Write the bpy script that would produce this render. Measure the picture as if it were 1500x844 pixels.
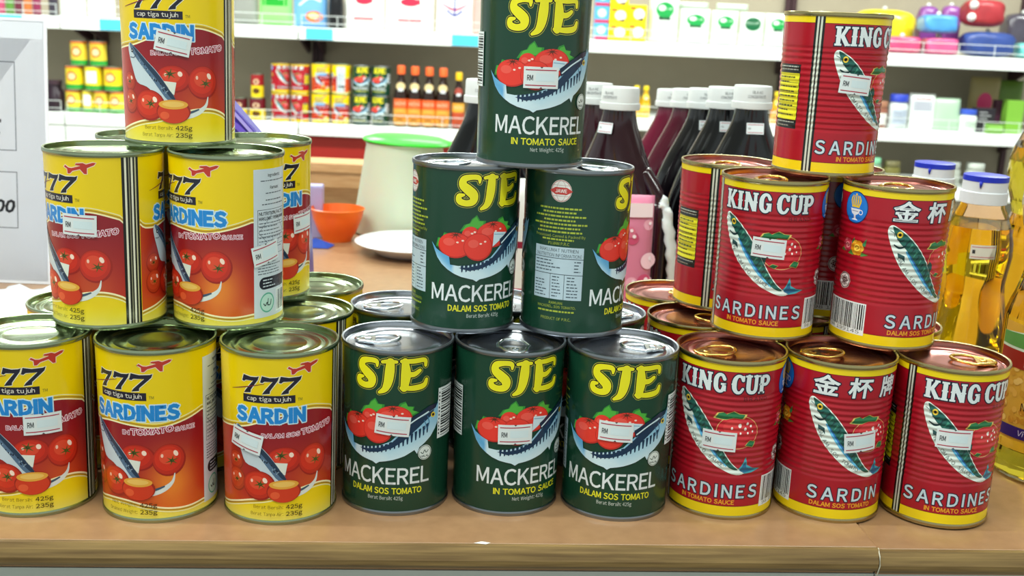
import bpy, bmesh, math, random
from mathutils import Vector, Matrix
from mathutils.geometry import tessellate_polygon
for o in list(bpy.data.objects): bpy.data.objects.remove(o, do_unlink=True)
sc = bpy.context.scene
COL = sc.collection
R_ = math.radians
PI = math.pi
rnd = random.Random(7)
# ------------------------------------------------------------------ camera
F = 1631.6                                   # focal length in pixels of the 1500 px wide frame
FW = Vector((0.07467752, 0.96953475, -0.23329303))
RT = Vector((0.99686135, -0.0664143, 0.04308813))
UP = Vector((-0.02628144, 0.23577852, 0.97145138))
CAM = Vector((0, -0.628922, 0.311445))
cd = bpy.data.cameras.new('camera'); cam = bpy.data.objects.new('camera', cd); COL.objects.link(cam)
cd.sensor_width = 36; cd.lens = F * 36 / 1500; cd.clip_start = .02; cd.clip_end = 50
cam.matrix_world = Matrix(((RT.x, UP.x, -FW.x, CAM.x), (RT.y, UP.y, -FW.y, CAM.y), (RT.z, UP.z, -FW.z, CAM.z), (0, 0, 0, 1)))
cd.dof.use_dof = True; cd.dof.focus_distance = .70; cd.dof.aperture_fstop = 15
sc.camera = cam
# ------------------------------------------------------------------ world, lights, exposure
w = bpy.data.worlds.new('world'); sc.world = w; w.use_nodes = True
w.node_tree.nodes['Background'].inputs[0].default_value = (.80, .90, .88, 1)
w.node_tree.nodes['Background'].inputs[1].default_value = .62
sc.view_settings.view_transform = 'Standard'; sc.view_settings.look = 'None'
sc.view_settings.gamma = 1; sc.view_settings.use_curve_mapping = False
sc.view_settings.exposure = 0.28
TUBES = [  # x, y, length, power (ceiling tubes)
    (-.55, -.55, 1.2, 17, 'above the front of the counter, left one'), (.75, -.75, 1.2, 13, 'above the front of the counter, right one'), (-.6, 1.25, 1.2, 12, 'above the back of the counter, left one'), (.55, 1.2, 1.2, 10, 'above the back of the counter, right one'),
    (-1.0, .02, 1.2, 18, 'added above the left of the counter to brighten the notice'), (-1.3, 2.75, 1.2, 66, 'in front of the shelves, left one'), (.5, 2.75, 1.2, 38, 'in front of the shelves, middle one'), (2.2, 2.55, 1.2, 56, 'in front of the shelves, right one')]  # the left middle tube is an added lamp that brightens the notice
CEIL = 1.75; FLOOR = -.9
# ------------------------------------------------------------------ helpers
def lin(c):
    if isinstance(c, str):
        c = c.lstrip('#'); c = [int(c[i:i+2], 16) / 255 for i in (0, 2, 4)]
        return tuple(x / 12.92 if x <= .04045 else ((x + .055) / 1.055) ** 2.4 for x in c)
    return tuple(c)
MATS = {}
def mat(name, color='#808080', rough=.5, metal=0, noise=0, nscale=40, bump=0, bscale=200, coat=0, trans=0, ior=1.45, emit=0, spec=.5, attr=False, stretch=None, color2=None, sss=0):
    if name in MATS: return MATS[name]
    m = bpy.data.materials.new(name); m.use_nodes = True; nt = m.node_tree; N = nt.nodes; L = nt.links
    b = N['Principled BSDF']; c = lin(color); b.inputs['Base Color'].default_value = (*c, 1)
    b.inputs['Roughness'].default_value = rough; b.inputs['Metallic'].default_value = metal
    b.inputs['Coat Weight'].default_value = coat; b.inputs['Coat Roughness'].default_value = .08
    b.inputs['Transmission Weight'].default_value = trans; b.inputs['IOR'].default_value = ior
    b.inputs['Specular IOR Level'].default_value = spec
    if sss: b.inputs['Subsurface Weight'].default_value = sss; b.inputs['Subsurface Scale'].default_value = .02
    if emit: b.inputs['Emission Color'].default_value = (*c, 1); b.inputs['Emission Strength'].default_value = emit
    tc = N.new('ShaderNodeTexCoord'); mp = N.new('ShaderNodeMapping'); L.new(tc.outputs['Object'], mp.inputs[0])
    if stretch: mp.inputs['Scale'].default_value = stretch
    if attr:
        a = N.new('ShaderNodeAttribute'); a.attribute_name = 'print'
        L.new(a.outputs['Color'], b.inputs['Base Color'])
    elif noise or color2:
        n = N.new('ShaderNodeTexNoise'); n.inputs['Scale'].default_value = nscale; n.inputs['Detail'].default_value = 5
        L.new(mp.outputs[0], n.inputs['Vector']); r = N.new('ShaderNodeValToRGB')
        c2 = lin(color2) if color2 else tuple(x * (1 - noise) for x in c)
        r.color_ramp.elements[0].position = .3; r.color_ramp.elements[1].position = .7
        r.color_ramp.elements[0].color = (*c2, 1); r.color_ramp.elements[1].color = (*c, 1)
        L.new(n.outputs['Fac'], r.inputs[0]); L.new(r.outputs[0], b.inputs['Base Color'])
    if bump:
        n2 = N.new('ShaderNodeTexNoise'); n2.inputs['Scale'].default_value = bscale; L.new(mp.outputs[0], n2.inputs['Vector'])
        bp = N.new('ShaderNodeBump'); bp.inputs['Strength'].default_value = bump; bp.inputs['Distance'].default_value = .001
        L.new(n2.outputs['Fac'], bp.inputs['Height']); L.new(bp.outputs[0], b.inputs['Normal'])
    MATS[name] = m; return m
def link(name, me, parent=None, loc=None, rot=None):
    o = bpy.data.objects.new(name, me); COL.objects.link(o)
    if loc is not None: o.location = loc
    if rot is not None: o.rotation_euler = rot
    if parent: o.parent = parent
    return o
def tag(o, label=None, cat=None, group=None, kind=None):
    for k, v in (('label', label), ('category', cat), ('group', group), ('kind', kind)):
        if v: o[k] = v
    return o
def thing(name, label, cat, loc=(0, 0, 0), rz=0, group=None):
    o = link(name, None, None, loc, (0, 0, rz)); o.empty_display_size = .03
    return tag(o, label, cat, group)
def copy_tree(o, parent=None):
    c = o.copy(); COL.objects.link(c); c.parent = parent
    for ch in o.children: copy_tree(ch, c)
    return c
def mesh(name, vs, fs, m, smooth=False):
    me = bpy.data.meshes.new(name); me.from_pydata([tuple(v) for v in vs], [], fs)
    me.materials.append(m)
    if smooth: me.polygons.foreach_set('use_smooth', [True] * len(me.polygons))
    me.update(); return me
def box_me(name, x0, x1, y0, y1, z0, z1, m, bev=0, seg=2):
    bm = bmesh.new(); bmesh.ops.create_cube(bm, size=1)
    for v in bm.verts: v.co = Vector(((x0+x1)/2 + v.co.x*(x1-x0), (y0+y1)/2 + v.co.y*(y1-y0), (z0+z1)/2 + v.co.z*(z1-z0)))
    if bev: bmesh.ops.bevel(bm, geom=bm.edges[:], offset=bev, segments=seg, affect='EDGES', profile=.6)
    me = bpy.data.meshes.new(name); bm.to_mesh(me); bm.free(); me.materials.append(m); return me
def boxes_me(name, lst, m):
    vs, fs = [], []
    for (x0, x1, y0, y1, z0, z1) in lst:
        b = len(vs); vs += [(x, y, z) for x in (x0, x1) for y in (y0, y1) for z in (z0, z1)]
        fs += [tuple(b+i for i in f) for f in ((0,1,3,2),(4,6,7,5),(0,4,5,1),(2,3,7,6),(0,2,6,4),(1,5,7,3))]
    return mesh(name, vs, fs, m)
def lathe(name, prof, m, n=64, smooth=True, closed=False, sx=1, sy=1, twist=None):
    """prof: (r, z) from bottom to top (outside); r==0 makes a pole"""
    vs, fs, rings = [], [], []
    for (r, z) in prof:
        if r < 1e-7: rings.append([len(vs)]); vs.append((0, 0, z))
        else:
            rings.append(list(range(len(vs), len(vs)+n)))
            vs += [(r*sx*math.cos(2*PI*i/n), r*sy*math.sin(2*PI*i/n), z) for i in range(n)]
    pr = list(zip(rings, rings[1:])) + ([(rings[-1], rings[0])] if closed else [])
    for a, b in pr:
        for i in range(n):
            j = (i+1) % n
            if len(a) == 1 and len(b) == 1: continue
            if len(a) == 1: fs.append((a[0], b[j], b[i]))
            elif len(b) == 1: fs.append((a[i], a[j], b[0]))
            else: fs.append((a[i], a[j], b[j], b[i]))
    me = mesh(name, vs, fs, m, smooth)
    if smooth:
        bm = bmesh.new(); bm.from_mesh(me)
        for e in bm.edges:
            if len(e.link_faces) == 2 and e.calc_face_angle() > R_(50): e.smooth = False
        bm.to_mesh(me); bm.free()
    return me
def tube(name, pts, r, m, n=8, closed=False, flat=1.0):
    pts = [Vector(p) for p in pts]; vs, fs = [], []; N = len(pts)
    for i, p in enumerate(pts):
        a = pts[(i-1) % N] if (closed or i) else p; b = pts[(i+1) % N] if (closed or i < N-1) else p
        t = (b-a).normalized(); ref = Vector((0, 0, 1)) if abs(t.z) < .9 else Vector((0, 1, 0))
        s = t.cross(ref).normalized(); u = s.cross(t).normalized()
        rr = r[i] if isinstance(r, (list, tuple)) else r
        for k in range(n):
            an = 2*PI*k/n; vs.append(p + s*rr*math.cos(an) + u*rr*flat*math.sin(an))
    for i in range(N if closed else N-1):
        for k in range(n):
            a, b = i*n, ((i+1) % N)*n; fs.append((a+k, a+(k+1) % n, b+(k+1) % n, b+k))
    if not closed: fs += [tuple(range(n-1, -1, -1)), tuple(range((N-1)*n, N*n))]
    return mesh(name, vs, fs, m, True)
def spline(pts, k=6, closed=False):
    out = []; n = len(pts)
    for i in range(n if closed else n-1):
        if closed: p = [pts[(i+j) % n] for j in (-1, 0, 1, 2)]
        else: p = [pts[max(i-1, 0)], pts[i], pts[i+1], pts[min(i+2, n-1)]]
        for s in range(k):
            t = s/k
            out.append(tuple(.5*(2*b+(c-a)*t+(2*a-5*b+4*c-d)*t*t+(3*b-a-3*c+d)*t**3) for a, b, c, d in zip(*p)))
    if not closed: out.append(tuple(pts[-1]))
    return out
def ray(px, py): return FW*F + RT*(px-750) - UP*(py-422)
NH = Vector((FW.x, FW.y, 0)).normalized(); SH = Vector((NH.y, -NH.x, 0)); YAW = math.atan2(-NH.x, NH.y)
def at(px, py, d):
    """world point seen at a pixel, at horizontal distance d ahead of the camera"""
    r = ray(px, py); return CAM + r*(d/(r.x*NH.x+r.y*NH.y))
def on_z(px, py, z): r = ray(px, py); return CAM + r*((z-CAM.z)/r.z)
# ------------------------------------------------------------------ printed art: flat polygons laid on a surface, colour per vertex
def split(poly, ax, step, off=0):
    lo = min(p[ax] for p in poly); hi = max(p[ax] for p in poly)
    k0 = math.floor((lo-off)/step + 1e-6)+1; k1 = math.ceil((hi-off)/step - 1e-6)-1
    out = []; rest = poly
    for k in range(k0, k1+1):
        c = off+k*step; A, B = [], []
        for i in range(len(rest)):
            p, q = rest[i], rest[(i+1) % len(rest)]
            if p[ax] <= c: A.append(p)
            if p[ax] >= c: B.append(p)
            if (p[ax]-c)*(q[ax]-c) < 0:
                t = (c-p[ax])/(q[ax]-p[ax]); r = [0, 0]; r[ax] = c; r[1-ax] = p[1-ax]+t*(q[1-ax]-p[1-ax]); r = tuple(r); A.append(r); B.append(r)
        if len(A) > 2: out.append(A)
        rest = B
        if len(rest) < 3: return out
    out.append(rest); return out
_tc = {}
def glyphs(s, space=1, res=2):
    """triangles and outline edges of a line of text, capital height .735; single glyphs set side by side"""
    k = (s, space, res)
    if k in _tc: return _tc[k]
    F_, E_ = [], []; x = 0
    for ch in s:
        if ch == ' ': x += .34*space; continue
        if ch == 'I':
            q_ = [(x, 0), (x+.095, 0), (x+.095, .735), (x, .735)]; F_.append(q_); E_ += [(q_[i], q_[(i+1) % 4]) for i in range(4)]; x += .195+(space-1)*.6; continue
        kk = ('glyph', ch, res)
        if kk not in _tc:
            c = bpy.data.curves.new('t', 'FONT'); c.body = chr(ord(ch)+0xFEE0) if 33 <= ord(ch) < 127 else ch; c.size = 1; c.resolution_u = res
            o = bpy.data.objects.new('t', c); COL.objects.link(o)
            me = o.evaluated_get(bpy.context.evaluated_depsgraph_get()).to_mesh()
            v = [(a.co.x, a.co.y) for a in me.vertices]; f = [list(p.vertices) for p in me.polygons]
            bpy.data.objects.remove(o); bpy.data.curves.remove(c)
            cnt = {}
            for p in f:
                for i in range(len(p)):
                    e = tuple(sorted((p[i], p[(i+1) % len(p)]))); cnt[e] = cnt.get(e, 0)+1
            x0 = min(a[0] for a in v); x1 = max(a[0] for a in v)
            _tc[kk] = ([[(v[i][0]-x0, v[i][1]) for i in p] for p in f], [((v[e[0]][0]-x0, v[e[0]][1]), (v[e[1]][0]-x0, v[e[1]][1])) for e, n in cnt.items() if n == 1], x1-x0)
        f, e, wd = _tc[kk]
        F_ += [[(p[0]+x, p[1]) for p in t] for t in f]; E_ += [tuple((p[0]+x, p[1]) for p in t) for t in e]
        x += wd + (.055 if ch in 'ATVYL' else .1) + (space-1)*.6
    _tc[k] = (F_, E_); return _tc[k]
class Art:
    def __init__(s): s.p = []
    def poly(s, pts, col, layer=1, clip=None):
        pts = [tuple(p[:2]) for p in pts]
        if len(pts) == 3: tris = [pts]
        else:
            tris = [[pts[i] for i in t] for t in tessellate_polygon([[Vector((a, b, 0)) for a, b in pts]])]
        for t in tris: s.p.append((t, col, layer))
    def rect(s, x0, x1, y0, y1, col, layer=1): s.p.append(([(x0, y0), (x1, y0), (x1, y1), (x0, y1)], col, layer))
    def ell(s, cx, cy, rx, ry, col, layer=1, n=28, rot=0):
        c, d = math.cos(rot), math.sin(rot)
        s.p.append(([(cx+rx*math.cos(2*PI*i/n)*c-ry*math.sin(2*PI*i/n)*d, cy+rx*math.cos(2*PI*i/n)*d+ry*math.sin(2*PI*i/n)*c) for i in range(n)], col, layer))
    def ring(s, cx, cy, r, wd, col, layer=1, ry=None, n=32):
        ry = ry or r
        for i in range(n):
            a, b = 2*PI*i/n, 2*PI*(i+1)/n
            s.p.append(([(cx+r*math.cos(a), cy+ry*math.sin(a)), (cx+r*math.cos(b), cy+ry*math.sin(b)), (cx+(r-wd)*math.cos(b), cy+(ry-wd)*math.sin(b)), (cx+(r-wd)*math.cos(a), cy+(ry-wd)*math.sin(a))], col, layer))
    def stroke(s, pts, col, layer=1, grow=0, wd=None, k=5, cap=True, smooth=True):
        P = [(p[0], p[1], (p[2] if len(p) > 2 else wd)) for p in pts]
        if smooth and len(P) > 2: P = spline(P, k)
        L, Rr = [], []
        for i, p in enumerate(P):
            a = P[max(i-1, 0)]; b = P[min(i+1, len(P)-1)]; dx, dy = b[0]-a[0], b[1]-a[1]; l = math.hypot(dx, dy) or 1
            h = p[2]/2+grow; L.append((p[0]-dy/l*h, p[1]+dx/l*h)); Rr.append((p[0]+dy/l*h, p[1]-dx/l*h))
        for i in range(len(P)-1): s.p.append(([Rr[i], Rr[i+1], L[i+1], L[i]], col, layer))
        if cap:
            for p in (P[0], P[-1]): s.ell(p[0], p[1], p[2]/2+grow, p[2]/2+grow, col, layer, 12)
    def text(s, t, x, y, h, col, layer=2, wd=None, bold=0, out=None, outcol=None, space=1, align='c', warp=None, rot=0, shear=0, res=2):
        """capital height h (mm), fitted to width wd; x,y = left/centre/right of baseline"""
        base, edges = glyphs(t, space, res)
        if not base: return
        x0 = min(p[0] for f in base for p in f); x1 = max(p[0] for f in base for p in f)
        sy = h/.735; sx = (wd/(x1-x0)) if wd else sy
        W = (x1-x0)*sx; ox = x - (W/2 if align == 'c' else (W if align == 'r' else 0))
        c, d = math.cos(rot), math.sin(rot)
        def T(p):
            a = ox+(p[0]-x0)*sx+shear*p[1]*sy; b = y+p[1]*sy
            if warp: a, b = warp(a, b)
            if rot: a, b = x+(a-x)*c-(b-y)*d, y+(a-x)*d+(b-y)*c
            return (a, b)
        def edge(g, cl, ly):
            for p, q in edges:
                p, q = T(p), T(q); dx, dy = q[0]-p[0], q[1]-p[1]; l = math.hypot(dx, dy) or 1; dx, dy = dx/l*g, dy/l*g
                s.p.append(([(p[0]-dx*.7-dy, p[1]-dy*.7+dx), (p[0]-dx, p[1]-dy), (p[0]-dx*.7+dy, p[1]-dy*.7-dx), (q[0]+dx*.7+dy, q[1]+dy*.7-dx), (q[0]+dx, q[1]+dy), (q[0]+dx*.7-dy, q[1]+dy*.7+dx)], cl, ly))
        g = bold*sy*.8
        if out: edge(out+g, outcol, layer); layer += 1
        for f in base: s.p.append(([T(p) for p in f], col, layer))
        if g > 0: edge(g, col, layer)
    def build(s, name, mapf, m, gu=2.5, gv=None, vr=None, eps=.055):
        """mapf(u, v, lift mm) -> (position, normal)"""
        vs, cs, ns, fs, key = [], [], [], [], {}
        cc = {}
        for poly, col, layer in s.p:
            fn = callable(col)
            if not fn:
                if col not in cc: cc[col] = lin(col)
                base = cc[col]
            parts = split(poly, 0, gu) if gu else [poly]
            if gv:
                q = []
                for a in parts:
                    if vr is None: q += split(a, 1, gv)
                    else:
                        lo = min(p[1] for p in a); hi = max(p[1] for p in a)
                        if hi < vr[0] or lo > vr[1]: q.append(a); continue
                        q += split(a, 1, gv)
                parts = q
            if fn:
                q = []
                for a in parts: q += split(a, 1, 3)
                parts = q
            for a in parts:
                ar = sum(a[i][0]*a[(i+1) % len(a)][1]-a[(i+1) % len(a)][0]*a[i][1] for i in range(len(a)))
                if abs(ar) < 1e-7: continue
                if ar < 0: a = a[::-1]
                idx = []
                for p in a:
                    c = lin(col(*p)) if fn else base
                    k = (round(p[0], 4), round(p[1], 4), layer, c if not fn else 0)
                    i = key.get(k)
                    if i is None:
                        i = len(vs); key[k] = i; P, Nn = mapf(p[0], p[1], layer*eps); vs.append(P); ns.append(Nn); cs.append(c)
                    if not idx or idx[-1] != i: idx.append(i)
                if len(idx) > 1 and idx[0] == idx[-1]: idx.pop()
                if len(set(idx)) == len(idx) and len(idx) > 2: fs.append(idx)
        me = bpy.data.meshes.new(name); me.from_pydata(vs, [], fs)
        at_ = me.color_attributes.new('print', 'FLOAT_COLOR', 'POINT')
        at_.data.foreach_set('color', [x for c in cs for x in (*c, 1)])
        me.materials.append(m); me.polygons.foreach_set('use_smooth', [True]*len(me.polygons)); me.update()
        me.normals_split_custom_set_from_vertices(ns)
        return me
def mix(a, b, t):
    t = max(0, min(1, t)); a = a.lstrip('#'); b = b.lstrip('#')
    return '#%02x%02x%02x' % tuple(int(round(int(a[i:i+2], 16)*(1-t)+int(b[i:i+2], 16)*t)) for i in (0, 2, 4))
# flat panels: art on the front (-y) of something
def flat_map(y=0, sc_=.001):
    return lambda u, v, l: ((u*sc_, y - l*.001, v*sc_), (0, -1, 0))
PRINT = mat('printed_tin', rough=.27, attr=True, coat=.18, spec=.5, bump=.02, bscale=900)
PAPER = mat('printed_paper', rough=.6, attr=True, bump=.03, bscale=700)
FILM = mat('printed_film', rough=.35, attr=True, bump=.1, bscale=60)
# ------------------------------------------------------------------ structure
def struct(name, me, kind='structure', **k):
    o = link(name, me, **k); o['kind'] = kind; return o
struct('floor', box_me('floor', -5, 6, -3, 6, FLOOR-.05, FLOOR, mat('floor_tile', '#8d8577', .35, noise=.2, nscale=3)))
struct('ceiling', box_me('ceiling', -5, 6, -3, 6, CEIL, CEIL+.05, mat('ceiling_paint', '#d9dbd6', .9, noise=.05, nscale=8)))
o = struct('wall_back', box_me('wall_back', -3.6, 4.2, 0, .06, FLOOR, CEIL, mat('wall_paint', '#8a8472', .9, noise=.08, nscale=6)))
o.location = (CAM + NH*4.78)*1; o.location.z = 0; o.rotation_euler.z = YAW
for (x, y, ln, pw, wh) in TUBES:
    t = thing('ceiling_light', 'white fluorescent batten light '+wh, 'ceiling light', group='ceiling battens', loc=(x, y, CEIL), rz=YAW)
    link('housing', box_me('housing', -ln/2-.03, ln/2+.03, -.04, .04, -.03, 0, mat('lamp_housing', '#e8e8e6', .4), .004), t)
    tb = link('tube', tube('tube', [(-ln/2, 0, -.048), (0, 0, -.048), (ln/2, 0, -.048)], .013, mat('lit_tube', '#f4fff8', emit=6), 10), t)
    ld = bpy.data.lights.new('tube_light', 'AREA'); ld.shape = 'RECTANGLE'; ld.size = ln; ld.size_y = .05; ld.energy = pw; ld.color = (.93, 1, .95)
    lo = link('tube_light', None); bpy.data.objects.remove(lo); lo = bpy.data.objects.new('tube_light', ld); COL.objects.link(lo); lo.parent = t; lo.location = (0, 0, -.066)
# ------------------------------------------------------------------ counter
TAN = mat('tan_laminate', '#a8825e', .28, noise=.07, nscale=90, bump=.02, bscale=600, color2='#9c7755')
WOODE = mat('wood_edging', '#927748', .42, nscale=14, stretch=(1.2, 14, 30), color2='#6a5230', bump=.05, bscale=60)
WHITEP = mat('white_laminate', '#c9d0c8', .4, noise=.05, nscale=20)
SEAM = .2857
for nm, x0, x1, dz, lab in (('left', -1.15, SEAM-.0004, 0, 'long tan laminate counter carrying the yellow and green cans, left of the seam'), ('right', SEAM+.0004, 1.3, -.0012, 'tan laminate counter carrying the last red cans and the oil bottles, right of the seam')):
    c = thing('counter', lab, 'counter', ((x0+x1)/2, 0, FLOOR)); c.location.z = 0
    X = (x0+x1)/2; a, b = x0-X, x1-X
    link('worktop', box_me('worktop', a, b, -.0045, 1.0, -.018+dz, dz, TAN, .0008, 1), c)
    # rounded wood edging along the front
    prof = [(-.0045, dz), (-.0065, dz-.0006), (-.0085, dz-.004), (-.0098, dz-.009), (-.0095, dz-.0125), (-.008, dz-.0148), (-.0045, dz-.0155)]
    vs = [(x, y, z) for x in (a, b) for y, z in prof]; n = len(prof)
    fs = [(i, i+1, n+i+1, n+i) for i in range(n-1)] + [tuple(range(n)), tuple(range(2*n-1, n-1, -1)), (0, n, 2*n-1, n-1)]
    link('front_edging', mesh('front_edging', vs, fs, WOODE), c)
    link('front_panel', box_me('front_panel', a, b, -.004, .014, FLOOR, -.0185, WHITEP), c)
    link('side_panel', box_me('side_panel', a, a+.018, .015, .98, FLOOR, -.0185, WHITEP), c)
    link('side_panel', box_me('side_panel', b-.018, b, .015, .98, FLOOR, -.0185, WHITEP), c)
    link('back_panel', box_me('back_panel', a+.019, b-.019, .96, .98, FLOOR, -.0185, WHITEP), c)
    if nm == 'left':
        link('seam_filler', tube('seam_filler', [(b+.0002, -.0052, -.0002), (b+.0001, -.0095, -.004), (b+.0006, -.0102, -.010), (b+.0002, -.009, -.0155), (b, -.0048, -.024)], .0004, mat('pale_filler', '#d8d2bd', .6), 6), c)['label'] = 'pale cracked filler in the seam'
# small chips of white paint on the front edge
me = mesh('paint_fleck', [(-.0055, 0, 0), (-.001, .0016, .0004), (.005, .0006, 0), (.002, -.0018, .0002), (0, 0, .0012)], [(0, 1, 4), (1, 2, 4), (2, 3, 4), (3, 0, 4), (0, 3, 2, 1)], mat('white_chip', '#eceae2', .5))
o = link('paint_fleck', me, None, on_z(707, 797, 0) + Vector((0, .001, 0))); tag(o, 'tiny white paper fleck on the counter edge below the middle green can', 'fleck')
# ------------------------------------------------------------------ can artwork
YEL = '#f0cf00'
def tomato(A, cx, cy, rx, ry, base='#c8281a', layer=2, stem=True, hi=True, sx=0, sy=0):
    d = mix(base, '#5c0a08', .45)
    A.ell(cx, cy, rx, ry, d, layer)
    A.ell(cx-.04*rx, cy+.04*ry, rx*.92, ry*.92, mix(base, d, .35), layer+1)
    A.ell(cx-.08*rx, cy+.10*ry, rx*.78, ry*.76, base, layer+2)
    A.ell(cx-.1*rx, cy+.2*ry, rx*.5, ry*.45, mix(base, '#ff7a50', .35), layer+3)
    if hi:
        A.ell(cx+.38*rx, cy+.38*ry, rx*.13, ry*.2, '#ffe0cc', layer+4, 12, .5)
        A.ell(cx-.42*rx, cy+.3*ry, rx*.08, ry*.12, '#ffc9b0', layer+4, 10)
    if stem:
        for i in range(6):
            a = i*PI/3+.3; L = .42*rx
            A.poly([(cx+sx-.06*rx*math.sin(a), cy+sy+.06*rx*math.cos(a)), (cx+sx+L*math.cos(a), cy+sy+L*.8*math.sin(a)), (cx+sx+.06*rx*math.sin(a), cy+sy-.06*rx*math.cos(a))], '#4c5a1a', layer+5)
        A.ell(cx+sx, cy+sy, rx*.1, rx*.1, '#2e3410', layer+5, 10)
def lines(A, x0, x1, y0, y1, n, col, layer=2, h=.45, seed=1, center=False):
    """rows of print too small to read"""
    q = random.Random(seed)
    for i in range(n):
        y = y1-(y1-y0)*(i+.5)/n; tot = (x1-x0)*q.uniform(.55, 1); x = (x0+x1)/2-tot/2 if center else x0; e = x+tot
        while x < e-.4:
            wd = min(q.uniform(1, 3.6), e-x); A.rect(x, x+wd, y-h/2, y+h/2, col, layer); x += wd+.55
def barcode(A, x0, x1, y0, y1, digits=None, vert=False, layer=2, seed=3):
    A.rect(x0, x1, y0, y1, '#e9efee', layer); q = random.Random(seed)
    if vert:
        y = y0+1.4
        while y < y1-1.4:
            wd = q.choice((.45, .8, 1.2)); A.rect(x0+3.2, x1-.8, y, min(y+wd, y1-1), '#14181a', layer+1); y += wd+q.choice((.5, .8, 1.1))
        lines(A, x0+.8, x0+2, y0+2, y1-2, 12, '#222222', layer+1, 1.2, 5)
    else:
        x = x0+1.4; yb = y0+(3.6 if digits else 1)
        while x < x1-1.4:
            wd = q.choice((.35, .6, 1.0)); A.rect(x, min(x+wd, x1-1), yb, y1-.9, '#14181a', layer+1); x += wd+q.choice((.45, .7, 1.0))
        if digits: A.text(digits, (x0+x1)/2, y0+.9, 2.3, '#22282a', layer+1, wd=(x1-x0)*.82)
def emblem_ring(A, x, y, r, col, bg, layer=2):
    A.ell(x, y, r, r, bg, layer, 24); A.ring(x, y, r*.94, r*.1, col, layer+1)
    for k in range(8): A.stroke([(x+r*.62*math.cos(k*PI/4), y+r*.62*math.sin(k*PI/4)), (x+r*.62*math.cos((k+3)*PI/4), y+r*.62*math.sin((k+3)*PI/4))], col, layer+1, wd=r*.08, cap=False)
    A.stroke([(x-r*.32, y-r*.1), (x-r*.1, y-r*.2), (x+.0, y+.12*r), (x+r*.12, y-r*.18), (x+r*.34, y-.05*r)], col, layer+2, wd=r*.12, k=3)
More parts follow.
